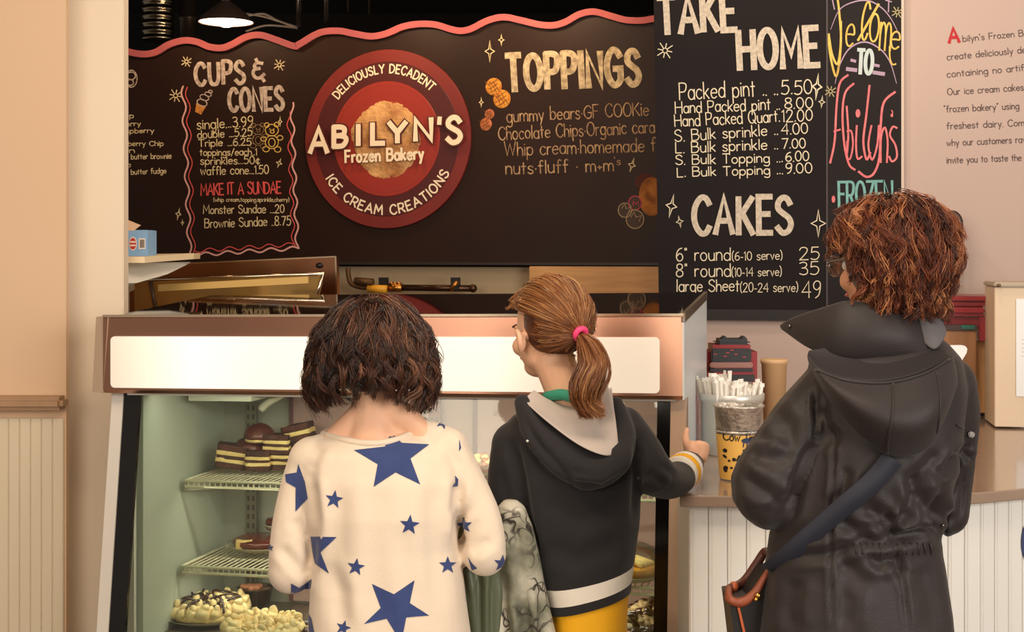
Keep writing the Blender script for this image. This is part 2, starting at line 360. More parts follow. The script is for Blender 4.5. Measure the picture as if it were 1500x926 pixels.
# ------------------------------------------------------------------ the long chalkboard, wavy top edge
M_board = mat('brown_chalkboard', (40, 19, 10), .5, c2=(34, 16, 9), nscale=2.2, spec=.25)
M_chalk = mat('cream_chalk', (226, 206, 160), .9, c2=(190, 168, 125), nscale=70)
M_white = mat('white_chalk', (198, 180, 164), .95, c2=(152, 132, 120), nscale=60)
M_whiteg = mat('silver_chalk', (206, 186, 150), .95, c2=(150, 132, 104), nscale=45)
M_pinkw = mat('pink_wave_paint', (176, 86, 86), .75, c2=(158, 78, 84), nscale=8)
M_red = mat('red_chalk', (214, 82, 78), .9); M_pinkc = mat('pale_pink_chalk', (214, 158, 150), .9)
WAVE = [(120, 64), (150, 60), (186, 75), (212, 80), (231, 77), (250, 66), (272, 60), (291, 62), (308, 69), (327, 71), (342, 66), (363, 55), (383, 52), (404, 58), (432, 68), (440, 66), (470, 49), (498, 46), (520, 50), (546, 54), (568, 50), (592, 40), (616, 36), (640, 37), (660, 43), (676, 46), (692, 43), (716, 31), (740, 26), (766, 31), (792, 37), (812, 38), (830, 33), (850, 22), (871, 18), (895, 24), (917, 30), (940, 31), (960, 28), (985, 24), (1010, 20), (1030, 22)]
wv = smooth_pl(WAVE, 4)
bd = empty('menu_chalkboard', B.at(0, 1.2), 'long dark brown chalkboard with a wavy pink top edge, cups, cones and toppings menu', 'chalkboard')
mb = MB(); low = [B.px(x, 385, 0) for x in (1030, 120)]
top = [B.px(x, y, 0) for x, y in wv]; mb.prism(top+low, -B.n*.05); mb.build('panel', M_board, bd)
mb = MB(); ribbon(mb, wv, 9.5, B.fn(.006)); o = mb.build('wavy_border', M_pinkw, bd)
so = o.modifiers.new('s', 'SOLIDIFY'); so.thickness = .012
mb = MB(); B.slab(mb, 120, 383, 1030, 389, .07, off=.03); mb.build('bottom_ledge', mat('dark_ledge', (34, 22, 18), .5), bd)
def star8(mb, cx, cy, r, fn, w=1.6):
    for k in range(8):
        a = k*math.pi/4+.2; ribbon(mb, [(cx+r*.32*math.cos(a), cy+r*.32*math.sin(a)), (cx+r*(1 if k % 2 else .8)*math.cos(a), cy+r*(1 if k % 2 else .8)*math.sin(a))], w, fn)
    ribbon(mb, [(cx+r*.28*math.cos(k*.785), cy+r*.28*math.sin(k*.785)) for k in range(9)], w*.8, fn)
def spark(mb, cx, cy, rx, ry, fn, w=1.5, tilt=0):
    p = []
    for k in range(8):
        a = k*math.pi/4; rr = 1 if k % 2 == 0 else .3; X, Y_ = rx*rr*math.sin(a), -ry*rr*math.cos(a)
        p.append((cx+X*math.cos(tilt)-Y_*math.sin(tilt), cy+X*math.sin(tilt)+Y_*math.cos(tilt)))
    ribbon(mb, p+[p[0]], w, fn)
CUR = [None, None]
def S8(*a): mb = MB(); star8(mb, *a); mb.build('star_drawing', *CUR)
def SP(*a): mb = MB(); spark(mb, *a); mb.build('star_drawing', *CUR)
z2 = Z(180, 60, 2.893); f2 = B.fn(.0015, z2)
def letter(name, m, items, fn, parent, sp=14, jit=.03):
    for i, it in enumerate(items):      # every written line is a part of its board
        mb = MB(); s, a, b, cap, sw = it[:5]; text(mb, s, a, b, cap, sw, fn, it[5] if len(it) > 5 else sp, jit, i); mb.build(name, m, parent)
o = letter('lettering', M_chalk, [
 ('single...3.99', (316, 374), (552, 362), 42, 4.4), ('double ...5.25', (318, 414), (548, 402), 34, 4.2), ('Triple ...6.25', (322, 448), (544, 442), 30, 4.2),
 ('toppings/each..1', (328, 486), (568, 484), 28, 4), ('sprinkles...50¢', (330, 524), (580, 520), 32, 4), ('waffle cone...1.50', (330, 568), (618, 562), 36, 4.2),
 ('(whip cream,topping,sprinkle,cherry)', (385, 681), (705, 681), 17, 2.6), ('Monster Sundae ...20', (342, 732), (684, 728), 35, 4.2), ('Brownie Sundae ..8.75', (348, 792), (712, 780), 38, 4.2),
 ('hip', (2, 328), (46, 326), 20, 3.6), ('berry', (-6, 362), (76, 360), 20, 3.6), ('raspberry', (-20, 391), (132, 389), 20, 3.6), ('raspberry Chip', (-40, 446), (172, 444), 20, 3.6),
 ('in', (18, 474), (50, 473), 20, 3.6), ('butter brownie', (36, 501), (206, 498), 22, 3.6), ('a', (18, 534), (32, 534), 20, 3.6), ('butter fudge', (36, 566), (184, 560), 22, 3.6)], f2, bd)
letter('title_lettering', M_white, [('CUPS', (310, 186), (516, 178), 92, 17, 26), ('&', (556, 164), (604, 158), 78, 14), ('CONES', (452, 296), (680, 290), 94, 17, 26)], f2, bd, jit=.02)
letter('red_lettering', M_red, [('MAKE IT A SUNDAE', (332, 654), (670, 644), 48, 6, 12)], f2, bd)
def wavy(x0, y0, x1, y1, n, amp, ph=0):
    L = math.dist((x0, y0), (x1, y1)); dx, dy = (x1-x0)/L, (y1-y0)/L
    return [(x0+dx*L*k/(n*8)-dy*amp*math.sin(2*math.pi*k/8+ph), y0+dy*L*k/(n*8)+dx*amp*math.sin(2*math.pi*k/8+ph)) for k in range(n*8+1)]
mb = MB()
for q in (wavy(256, 192, 284, 900, 6, 9), wavy(716, 262, 740, 880, 6, -8, 1), wavy(284, 908, 742, 878, 5, 8)): ribbon(mb, q, 7, f2)
mb.build('menu_border', M_pinkc, bd)
mb = MB()
for q in (wavy(274, 196, 300, 896, 6, 9), wavy(702, 300, 724, 868, 6, -8, 1), wavy(306, 890, 724, 862, 5, 8)): ribbon(mb, q, 4, f2)
mb.build('red_menu_border', M_red, bd)
CUR = [M_chalk, bd]; S8(270, 88, 24, f2, 4); S8(664, 102, 26, f2, 4); S8(224, 232, 30, f2, 4)
SP(236, 734, 11, 26, f2, 3.6, .2); SP(253, 770, 6, 13, f2, 3); SP(663, 518, 12, 20, f2, 3.4, .35); SP(667, 342, 8, 22, f2, 3)
z4 = Z(690, 0, 2.646); f4 = B.fn(.0015, z4)
SP(73, 199, 18, 42, f4, 3.6); SP(118, 155, 11, 22, f4, 3); SP(40, 397, 8, 20, f4, 3); SP(624, 640, 14, 28, f4, 3, .3)
# cone, bears, popcorn ball on the left, peanuts, sweets and cookie: chalk drawings
def fill(mb, pts, fn):
    c = (sum(p[0] for p in pts)/len(pts), sum(p[1] for p in pts)/len(pts)); vs = [fn(*c)]+[fn(*p) for p in pts]; n = len(pts)
    mb.add(vs, [(0, i+1, (i+1) % n+1) for i in range(n)])
def circ(cx, cy, rx, ry=None, n=24, rot=0):
    ry = ry or rx; o = []
    for k in range(n):
        a = 2*math.pi*k/n; X, Y_ = rx*math.cos(a), ry*math.sin(a); o.append((cx+X*math.cos(rot)-Y_*math.sin(rot), cy+X*math.sin(rot)+Y_*math.cos(rot)))
    return o
def loop(p): return p+[p[0]]
mb = MB(); g2 = B.fn(.0012, z2); fill(mb, [(312, 262), (352, 280), (332, 312), (306, 300)], g2); mb.build('cone_drawing', mat('orange_chalk', (206, 136, 56), .9, c2=(160, 96, 40), nscale=60), bd)
mb = MB()
for cx, cy, r in ((336, 262, 22), (346, 240, 19), (362, 226, 14), (372, 214, 8)): ribbon(mb, loop(circ(cx, cy, r, r*.62, 20, .35)), 4, f2)
for q in (circ(36, 160, 25, 36), circ(36, 148, 18, 16), circ(32, 176, 14, 12)): ribbon(mb, loop(q), 4.5, f2)
mb.build('ice_cream_drawing', M_white, bd)
mb = MB()
def bear(ox, oy, k, w, mb):
    for cx, cy, rx, ry in ((0, 0, 34, 30), (-26, -26, 12, 12), (24, -28, 12, 12), (2, 8, 10, 8), (0, 62, 34, 34), (0, 64, 17, 22), (-42, 46, 15, 11), (42, 40, 15, 12), (-30, 98, 17, 14), (30, 100, 17, 14)):
        ribbon(mb, loop(circ(ox+cx*k, oy+cy*k, rx*k, ry*k, 18)), w, f2)
    for s in (-1, 1): fill(mb, circ(ox+s*10*k, oy-5*k, 3, 3, 8), f2)
bear(632, 378, .82, 3.6, mb); mb.build('bear_drawing', mat('yellow_chalk', (214, 176, 90), .9), bd)
mb = MB(); bear(574, 376, .7, 2.4, mb); mb.build('bear_drawing', mat('dim_chalk', (140, 110, 74), .9), bd)
letter('title_lettering', M_whiteg, [('TOPPINGS', (146, 350), (652, 324), 132, 25, 26)], f4, bd, jit=.02)
letter('lettering', mat('dim_cream_chalk', (186, 152, 112), .95, c2=(130, 100, 76), nscale=50), [
 ('gummy bears·GF COOKie', (140, 474), (688, 446), 50, 4.4), ('Chocolate Chips·Organic cara', (108, 543), (712, 514), 50, 4.4), ('Whip cream·homemade f', (130, 604), (716, 586), 52, 4.4), ('nuts·fluff · m+m', (136, 676), (552, 662), 50, 4.8), ('’s'.replace('’', "'"), (558, 640), (580, 638), 30, 3)], f4, bd)
def peanut(name, x0, y0, r0, x1, y1, r1, c, c2):
    mb = MB(); a = B.px(*z4(x0, y0), .001); b = B.px(*z4(x1, y1), .001); k = 6.0/F/2.646
    M = Matrix.Rotation(-B.ang, 3, 'Z')
    mb.sph(a, (r0*k, .003, r0*k), M).sph(b, (r1*k, .003, r1*k), M); o = mb.build(name, mat(name+'_paint', c, .9, c2=c2, nscale=60), bd, smooth=True)
    mb = MB()
    for (X, Y_, r) in ((x0, y0, r0), (x1, y1, r1)):
        for d in (-.5, 0, .5):
            ribbon(mb, [(X+r*d-r*.5, Y_-r*.6), (X+r*d*.6, Y_), (X+r*d+r*.3, Y_+r*.6)], 2, B.fn(.005, z4)); ribbon(mb, [(X+r*.5, Y_+r*d-r*.4), (X, Y_+r*d), (X-r*.6, Y_+r*d+r*.3)], 2, B.fn(.005, z4))
    mb.build('chalk_hatching', mat('brown_hatch', (120, 66, 26), .9), o)
peanut('peanut_drawing', 88, 336, 34, 120, 384, 36, (214, 146, 50), (176, 104, 36)); peanut('small_peanut_drawing', 72, 443, 20, 58, 482, 25, (196, 116, 70), (158, 88, 52))
mb = MB(); fill(mb, circ(700, 762, 50, 76), B.fn(.001, z4)); mb.build('cookie_drawing', mat('cookie_paint', (168, 104, 44), .9, c2=(112, 62, 28), nscale=22), bd)
mb = MB(); fill(mb, circ(676, 706, 42, 34), B.fn(.0007, z4)); mb.build('chocolate_drawing', mat('chocolate_paint', (74, 32, 24), .9), bd)
mb = MB(); fill(mb, circ(597, 815, 26, 28), B.fn(.001, z4)); fill(mb, circ(636, 787, 25, 27), B.fn(.0013, z4)); fill(mb, circ(636, 850, 34, 36), B.fn(.0016, z4)); mb.build('sweet_drawing', mat('sweet_fill', (70, 56, 50), .9), bd)
mb = MB()
for q, w in ((circ(597, 815, 26, 28), 4), (circ(636, 850, 34, 36), 4)): ribbon(mb, loop(q), w, B.fn(.002, z4))
for s, a, b, c in (('M', (585, 808), (612, 822), 20), ('M', (620, 842), (652, 858), 24)): text(mb, s, a, b, c, 3, B.fn(.0025, z4))
mb.build('sweet_outline', mat('grey_gold_chalk', (150, 128, 100), .9), bd)
mb = MB(); ribbon(mb, loop(circ(636, 787, 25, 27)), 4, B.fn(.002, z4)); text(mb, 'M', (628, 798), (650, 798), 18, 3, B.fn(.002, z4)); mb.build('sweet_outline', mat('magenta_chalk', (178, 60, 84), .9), bd)

# ------------------------------------------------------------------ round sign
z3 = Z(430, 50, 3.086); K3 = B.o.y/F
cu, cv = B.uv(568, 204); k3 = (6.0+.18*.3)/F/3.086*1.012
def lg(off):                        # sign coordinates: sign-zoom pixels round its centre, squared up on the wall
    return lambda x, y: B.at(cu+(x-426)*k3*1.012, cv-(y-476)*k3-(x-426)*k3*.0, off)
sg = empty('round_shop_sign', B.at(cu, cv, .02), 'round red shop sign with an ice cream scoop, reading ABILYN\'S Frozen Bakery', 'sign')
Mb = Matrix.Rotation(-B.ang, 3, 'Z') @ Matrix.Rotation(math.pi/2, 3, 'X')
def disc(name, r, z0, z1, m, bev=.002):
    M2 = Matrix.Rotation(-B.ang, 3, 'Z') @ Matrix(((1, 0, 0), (0, 0, -1), (0, 1, 0)))
    return MB().lathe([(.001, z0), (r, z0), (r, z1-bev), (r-bev, z1), (.001, z1)], B.at(cu, cv), 72, M2).build(name, m, sg, auto=True)
disc('outer_disc', 407*k3, .001, .018, mat('sign_red', (122, 36, 30), .45, c2=(112, 32, 27), nscale=3))
disc('dark_ring', 352*k3, .017, .020, mat('sign_maroon', (76, 21, 22), .45)); disc('inner_disc', 262*k3, .019, .022, mat('sign_bright_red', (150, 44, 33), .45))
mb = MB()
for k in range(90):
    a = 2*math.pi*k/90; x, y = 426+243*math.cos(a), 476+243*math.sin(a); ribbon(mb, [(x-3*math.sin(a), y+3*math.cos(a)), (x+3*math.sin(a), y-3*math.cos(a))], 2.2, lg(.0225))
mb.build('dotted_ring', mat('sign_dots', (112, 34, 28), .5), sg)
M_sl = mat('sign_lettering', (244, 222, 190), .45); M_so = mat('sign_outline', (86, 30, 22), .5)
mb = MB(); arctext(mb, 'DELICIOUSLY DECADENT', 426, 476, 300, -141, -44.5, 38, 6.5, lambda x, y: lg(.0215)(x, y), sp=22)
arctext(mb, 'ICE CREAM CREATIONS', 426, 476, 344, 149, 28, 42, 7.5, lg(.0215), inner=True, sp=22); mb.build('ring_lettering', M_sl, sg)
mb = MB().sph((0, 0, 0), 1, None, 96, 64); me = mb.mesh(); v = get_v(me)
for i in range(len(v)):
    p = Vector(v[i]); a = math.atan2(p.z, p.x); rr = 1+.035*noise.noise(p*4)+.02*noise.noise(p*11)+(.10 if 2.2 < a < 3.5 else 0)*(1-abs(a-2.85)/.65)
    cr = abs(noise.noise(p*9)); h = 1+.5*noise.noise(p*6)-.8*cr
    q = B.at(cu+((430-426)+p.x*165*rr)*k3, cv-((480-476)-p.z*178*rr)*k3, .021+max(-p.y, -.2)*.0075*h+.0008*noise.noise(p*30)); v[i] = tuple(q)
me.vertices.foreach_set('co', v.ravel()); me.update()
link_mesh('scoop_relief', me, mat('ice_cream_print', (222, 170, 108), .6, c2=(168, 108, 58), nscale=11, bump=1, bscale=90), sg, smooth=True)
LT = [('A', 62, 146, 530, 108), ('B', 180, 240, 506, 88), ('I', 298, 303, 500, 86), ('L', 370, 424, 497, 88), ('Y', 452, 530, 492, 86), ('N', 578, 652, 486, 92), ('S', 730, 790, 502, 112)]
for nm, m, w, off in (('name_outline', M_so, 38, .0385), ('name_lettering', M_sl, 24, .041)):
    mb = MB()
    for i, (ch, x0, x1, yb, cap) in enumerate(LT):
        text(mb, ch, (x0, yb), (x1, yb), cap, w, lg(off+i*.0002))
    text(mb, "'", (688, 505), (694, 505), 112, w*.85, lg(off)); text(mb, 'Frozen Bakery', (238, 580), (614, 572), 52, 22 if w == 36 else 11, lg(off+.0003), 20)
    mb.build(nm, m, sg)

# ------------------------------------------------------------------ price board and narrow welcome board on the right
M_b2 = mat('black_chalkboard', (29, 22, 23), .7, c2=(25, 19, 20), nscale=4, spec=.2); M_b3 = mat('charcoal_chalkboard', (36, 30, 30), .7, c2=(31, 26, 26), nscale=4, spec=.2)
pb = empty('price_board', R.px(1090, 468, .03), 'tall black chalkboard headed TAKE HOME and CAKES, behind the woman', 'chalkboard')
MB().prism([R.px(959, -60, .03), R.px(1213, -60, .03), R.px(1213, 470, .03), R.px(968, 467, .03)], -R.n*.028).build('panel', M_b2, pb)
mb = MB(); mb.prism([R.px(968, 452, .034), R.px(1213, 454, .034), R.px(1213, 470, .034), R.px(968, 467, .034)], -R.n*.006).build('bottom_strip', mat('black_strip', (26, 20, 20), .6), pb)
z5 = Z(950, 0, 3.5605); z6 = Z(950, 240, 3.858); f5 = R.fn(.0345, z5); f6 = R.fn(.0345, z6)
M_w2 = mat('bold_white_chalk', (212, 198, 178), .95, c2=(186, 172, 154), nscale=90); M_c2 = mat('fine_white_chalk', (222, 208, 180), .9)
letter('title_lettering', M_w2, [('TAKE', (72, 180), (462, 160), 188, 33, 22), ('HOME', (484, 366), (892, 346), 190, 33, 24)], f5, pb, jit=.015)
letter('title_lettering', M_w2, [('CAKES', (268, 396), (812, 390), 200, 33, 22)], f6, pb, jit=.012)
letter('lettering', M_c2, [('Packed pint .. ..', (172, 526), (680, 500), 84, 6), ('5.50', (700, 498), (858, 494), 70, 6), ('Hand Packed pint ..', (150, 596), (690, 575), 60, 5.5), ('8.00', (718, 570), (862, 568), 56, 5.5),
 ('Hand Packed Quart.', (148, 666), (690, 638), 62, 5.5), ('12.00', (704, 640), (860, 634), 60, 5.5), ('S. Bulk sprinkle ..', (148, 742), (680, 706), 58, 5.5), ('4.00', (700, 706), (836, 700), 56, 5.5),
 ('L. Bulk sprinkle ..', (152, 802), (680, 780), 54, 5.5), ('7.00', (704, 778), (824, 774), 50, 5.5), ('S. Bulk Topping ...', (152, 862), (704, 848), 50, 5.5), ('6.00', (722, 846), (842, 842), 50, 5.5), ('L. Bulk Topping ...', (160, 925), (706, 910), 48, 5.5), ('9.00', (722, 908), (858, 904), 52, 5.5)], f5, pb)
letter('lettering', M_c2, [('6" round', (168, 548), (470, 544), 72, 6), ('(6-10 serve)', (482, 546), (762, 540), 48, 4.5), ('25', (860, 542), (970, 538), 72, 5.5), ('8" round', (168, 638), (472, 634), 72, 6), ('(10-14 serve)', (480, 636), (758, 632), 48, 4.5), ('35', (858, 626), (968, 622), 72, 5.5),
 ('large Sheet', (170, 720), (520, 718), 64, 6), ('(20-24 serve)', (528, 724), (850, 720), 50, 4.5), ('49', (874, 756), (978, 754), 92, 5.5)], f6, pb)
CUR = [M_c2, pb]; S8(96, 270, 46, f5, 5); SP(884, 458, 24, 68, f5, 7, .1); SP(909, 537, 16, 32, f5, 4, .1); SP(140, 240, 30, 66, f6, 6, .2); SP(186, 328, 20, 34, f6, 4, -.2); SP(965, 338, 40, 76, f6, 6)
wl = empty('welcome_board', R.px(1268, 468, .03), 'narrow charcoal chalkboard with yellow Welcome and long pink lettering, behind the woman', 'chalkboard')
MB().prism([R.px(1213.5, -60, .032), R.px(1322, -60, .032), R.px(1322, 472, .032), R.px(1213.5, 470, .032)], -R.n*.028).build('panel', M_b3, wl)
mb = MB(); R.slab(mb, 1211.5, -60, 1214, 470, .004, .0345); mb.build('seam_strip', mat('seam', (66, 56, 56), .6), wl)
mb = MB(); R.slab(mb, 1321, -60, 1325, 470, .03, .034); mb.build('edge_trim', mat('pale_trim', (206, 186, 170), .6), wl)
f5w = R.fn(.0345, z5)
mb = MB()
for q in ([(945, 185), (948, 260), (966, 360), (984, 402), (1000, 330), (1008, 200), (998, 60), (990, 0)], [(945, 190), (962, 290), (990, 340), (1006, 250), (1008, 120)]): ribbon(mb, smooth_pl(q), 11, f5w)
for ch, x0, x1, yb, cap, w in (('e', 1030, 1070, 246, 190, 9), ('l', 1093, 1100, 215, 215, 12), ('c', 1108, 1142, 210, 320, 10), ('o', 1152, 1198, 222, 240, 10), ('m', 1206, 1262, 268, 240, 9), ('e', 1264, 1308, 260, 150, 9)): text(mb, ch, (x0, yb), (x1, yb+4), cap, w, f5w)
ribbon(mb, smooth_pl([(1260, 250), (1262, 310), (1275, 342), (1292, 340)]), 8, f5w); mb.build('yellow_lettering', mat('yellow_paint_chalk', (228, 196, 104), .9, c2=(214, 178, 84), nscale=50), wl)
mb = MB(); ribbon(mb, smooth_pl([(978, 440), (1000, 350), (1050, 262), (1130, 226), (1210, 262), (1262, 330), (1296, 440)]), 8, f5w, taper=True)
ribbon(mb, smooth_pl([(955, 160), (1000, 60), (1070, 20), (1150, 12), (1220, 50), (1270, 110), (1310, 190)]), 7, f5w, taper=True)
for a, b, w in (((1040, 366), (1086, 372), 20), ((1062, 320), (1082, 326), 15), ((1178, 384), (1230, 392), 20), ((1182, 346), (1204, 350), 15), ((962, 0), (974, 56), 6), ((1256, 0), (1254, 70), 6), ((1240, 10), (1270, 18), 6)): ribbon(mb, [a, b], w, f5w)
mb.build('lilac_lines', mat('lilac_chalk', (176, 150, 170), .9), wl)
mb = MB(); text(mb, 'TO', (1092, 388), (1168, 392), 122, 19, f5w, 14); mb.build('pale_lettering', mat('pale_blue_chalk', (196, 208, 206), .9), wl)
mb = MB()
for q, w in (([(952, 852), (975, 740), (985, 560), (1002, 440), (1044, 398)], 11), ([(1074, 442), (1030, 490), (1016, 600), (1026, 760), (1050, 860), (1080, 888)], 11), ([(972, 690), (1004, 680)], 9), ([(1038, 560), (1046, 700), (1040, 800)], 10),
  ([(1040, 690), (1062, 690), (1070, 760), (1056, 830), (1040, 820), (1040, 740)], 9), ([(1090, 660), (1086, 760), (1094, 830), (1116, 820)], 10), ([(1156, 452), (1140, 600), (1124, 740), (1140, 834), (1160, 800)], 11), ([(1166, 660), (1150, 760), (1170, 836), (1196, 760), (1204, 660)], 10),
  ([(1288, 486), (1230, 540), (1214, 660), (1208, 820), (1180, 905), (1140, 925), (1100, 898)], 12), ([(1214, 850), (1216, 720), (1236, 670), (1250, 740), (1246, 850)], 10), ([(1298, 672), (1276, 666), (1262, 710), (1290, 760), (1298, 820), (1274, 846), (1258, 820)], 10)): ribbon(mb, smooth_pl(q), w, f5w)
fill(mb, circ(1096, 596, 12, 22), f5w); fill(mb, circ(1272, 606, 7, 9), f5w); ribbon(mb, smooth_pl([(1272, 606), (1276, 590), (1270, 580)]), 5, f5w)
f6w = R.fn(.0345, z6)
fill(mb, circ(1050, 202, 10, 20), f6w); fill(mb, circ(1408, 180, 10, 16), f6w); mb.build('pink_lettering', mat('rose_chalk', (226, 128, 130), .9, c2=(214, 110, 116), nscale=50), wl)
mb = MB(); text(mb, 'FROZEN', (1082, 246), (1382, 240), 140, 15, f6w, 16); mb.build('teal_lettering', mat('teal_chalk', (126, 180, 172), .9, c2=(110, 160, 158), nscale=50), wl)
CUR = [mat('gold_grey_chalk', (176, 164, 120), .9), wl]; S8(954, 482, 32, f5w, 5); S8(1300, 72, 32, f5w, 5)
# printed paragraph on the wall
pg = empty('wall_lettering', R.px(1400, 240, .002), 'printed grey paragraph with a large red capital letter, on the right wall', 'lettering')
z7 = Z(1300, 0, 3.56); f7 = R.fn(.0015, z7)
PL = [("bilyn's Frozen Bakery", (394, 218), 312), ('create deliciously decadent', (312, 314), 298), ('containing no artificial', (312, 404), 278), ('Our ice cream cakes are', (314, 496), 262), ('“frozen bakery” using', (296, 586), 300), ('freshest dairy. Company', (310, 674), 240), ('why our customers rave', (310, 762), 0), ('invite you to taste the', (310, 852), 0)]
EX = [(820, 178), (860, 262), (792, 362), (790, 466), (686, 568), (810, 652), (742, 742), (698, 838)]
for i, (s, a, _) in enumerate(PL):
    mb = MB(); text(mb, s, a, EX[i], 34 if i else 32, 4.0, f7, 15); mb.build('lettering', mat('grey_print', (84, 68, 66), .8), pg)
mb = MB(); text(mb, 'A', (322, 222), (374, 218), 72, 17, f7); mb.build('red_capital', mat('red_print', (182, 26, 36), .7), pg)
# ================================================================== refrigerated display case
TH = math.radians(13); cT, sT = math.cos(TH), math.sin(TH); CL, CD = 1.643, .62
def cs(u, v, z): return Vector((.432-u*cT+v*sT, 3.6+u*sT+v*cT, z-.0118*u*min(1, z)))
def cbox(mb, u0, u1, v0, v1, z0, z1):
    return mb.hexa([cs(u0, v0, z0), cs(u1, v0, z0), cs(u1, v1, z0), cs(u0, v1, z0), cs(u0, v0, z1), cs(u1, v0, z1), cs(u1, v1, z1), cs(u0, v1, z1)])
M_hood = mat('brushed_steel_warm_reflection', (206, 158, 134), .30, 1, c2=(196, 148, 126), nscale=2)  # coppery reflection of the warm surroundings put into the steel's base colour
b = M_hood.node_tree.nodes['Principled BSDF']; b.inputs['Anisotropic'].default_value = .9; b.inputs['Anisotropic Rotation'].default_value = .25; tg = M_hood.node_tree.nodes.new('ShaderNodeTangent'); tg.direction_type = 'RADIAL'; tg.axis = 'Z'; M_hood.node_tree.links.new(tg.outputs[0], b.inputs['Tangent'])
M_hoodend = mat('satin_steel_lit_tone', (206, 182, 160), .4, .1)  # reflected light on the hood's end painted in as a paler steel
M_mirror = mat('dark_mirror_top', (92, 72, 60), .035, 1)
M_edge = mat('bright_steel_edge', (226, 206, 180), .2, 1)
M_side = mat('cool_white_panel', (206, 212, 212), .35); M_post = mat('beige_enamel', (206, 176, 150), .4); M_wstrip = mat('white_enamel', (228, 222, 212), .4)
M_blk = mat('black_glass_edge', (14, 13, 14), .15); M_inner = mat('fridge_liner', (186, 190, 178), .4, c2=(178, 184, 172), nscale=2)
dc = empty('display_case', cs(.8, .3, 0), 'large refrigerated glass display case with a lit white front panel and steel hood', 'display case')
H0, HT = 1.0867, 1.3027
def ztop(v): return HT+.039*v/CD
# hood: side profile swept along the case
prof = [(.012, H0), (0, H0+.01), (0, HT-.006), (.006, HT), (.16, HT), (.16, H0)]
mb = MB(); mb.prism([cs(0, v, z) for v, z in prof], cs(CL-.03, 0, 1)-cs(0, 0, 1)); mb.build('hood', M_hood, dc)
prof2 = [(.05, H0), (.03, H0+.01), (.03, HT-.02), (.05, HT-.004), (.3, HT-.004), (.3, H0)]
mb = MB(); mb.hexa([cs(CL-.03, .0, H0), cs(CL+.020, .03, H0), cs(CL+.020, .3, H0), cs(CL-.03, .3, H0), cs(CL-.048, -.002, HT), cs(CL+.008, .03, HT-.004), cs(CL+.008, .3, HT-.004), cs(CL-.048, .3, HT)]); mb.build('hood_end', M_hoodend, dc)
# rounded luminous panel
mb = MB(); pts = []
a0, a1, b0, b1, rr = .058, 1.588, 1.103, 1.2455, .012
for cx_, cy_, st in ((a1-rr, b1-rr, 0), (a0+rr, b1-rr, 90), (a0+rr, b0+rr, 180), (a1-rr, b0+rr, 270)):
    for k in range(5):
        a = math.radians(st+k*22.5); pts.append((cx_+rr*math.cos(a), cy_+rr*math.sin(a)))
mb.prism([cs(u, -.004, z) for u, z in pts], cs(0, .01, 1)-cs(0, 0, 1))
m = bpy.data.materials.new('lit_panel'); m.use_nodes = True; N = m.node_tree.nodes; L = m.node_tree.links; b = N['Principled BSDF']
b.inputs['Base Color'].default_value = lin((236, 226, 210)); b.inputs['Roughness'].default_value = .3
# the glow of tubes behind is put into the emission ramp, dimmer at the ends
tc = N.new('ShaderNodeTexCoord'); sp_ = N.new('ShaderNodeSeparateXYZ'); L.new(tc.outputs['Generated'], sp_.inputs[0])
cr = N.new('ShaderNodeValToRGB'); els = cr.color_ramp.elements; els[0].position = 0; els[0].color = (.36, .30, .24, 1); els[1].position = 1; els[1].color = (.30, .25, .20, 1)
for p_, c_ in ((.16, (1.0, .95, .82, 1)), (.30, (.74, .70, .60, 1)), (.55, (.84, .80, .70, 1)), (.72, (.84, .78, .66, 1)), (.82, (.42, .37, .31, 1))):
    e = els.new(p_); e.color = c_
L.new(sp_.outputs[0], cr.inputs[0]); L.new(cr.outputs[0], b.inputs['Emission Color']); b.inputs['Emission Strength'].default_value = .56
mb.build('lit_panel', m, dc)
mb = MB(); cbox(mb, -.002, CL-.03, -.003, .004, HT-.004, HT+.003); mb.build('top_edge_trim', M_edge, dc)
mb = MB(); mb.hexa([cs(.0, .004, HT-.004), cs(CL-.07, .004, HT-.004), cs(CL-.07, CD, ztop(CD)-.012), cs(0, CD, ztop(CD)-.012), cs(.0, .004, HT+.002), cs(CL-.07, .004, HT+.002), cs(CL-.07, CD, ztop(CD)), cs(0, CD, ztop(CD))]); mb.build('glass_top', M_mirror, dc)
mb = MB(); mb.hexa([cs(-.006, 0, HT-.02), cs(.004, 0, HT-.02), cs(.004, CD, ztop(CD)-.02), cs(-.006, CD, ztop(CD)-.02), cs(-.006, 0, HT+.004), cs(.004, 0, HT+.004), cs(.004, CD, ztop(CD)+.003), cs(-.006, CD, ztop(CD)+.003)]); mb.build('side_edge_trim', mat('dull_steel_edge', (150, 132, 116), .3, .9), dc)
mb = MB(); mb.hexa([cs(-.004, .0, H0), cs(.0, .0, H0), cs(.0, CD, H0), cs(-.004, CD, H0), cs(-.004, 0, HT-.012), cs(.0, 0, HT-.012), cs(.0, CD, ztop(CD)-.014), cs(-.004, CD, ztop(CD)-.014)])
cbox(mb, -.004, .012, .06, CD, .1, H0); mb.build('side_panel', M_side, dc)
def slant(mb, u0, u1, off, th, z1=H0, z0=.36):      # strip in the slanting front
    return mb.hexa([cs(u0, -.045+off, z0), cs(u1, -.045+off, z0), cs(u1, -.045+off+th, z0), cs(u0, -.045+off+th, z0), cs(u0, .05+off, z1), cs(u1, .05+off, z1), cs(u1, .05+off+th, z1), cs(u0, .05+off+th, z1)])
slant(MB(), -.004, .036, .0, .05).build('front_post', M_post, dc); slant(MB(), 1.577, 1.612, .0, .05).build('front_post', M_wstrip, dc)
slant(MB(), .037, .071, .004, .012).build('black_edge', M_blk, dc); slant(MB(), 1.528, 1.5765, .004, .012).build('black_edge', M_blk, dc)
slant(MB(), .071, 1.528, .008, .004).build('front_glass', glass('case_glass', (240, 246, 238), .012), dc)
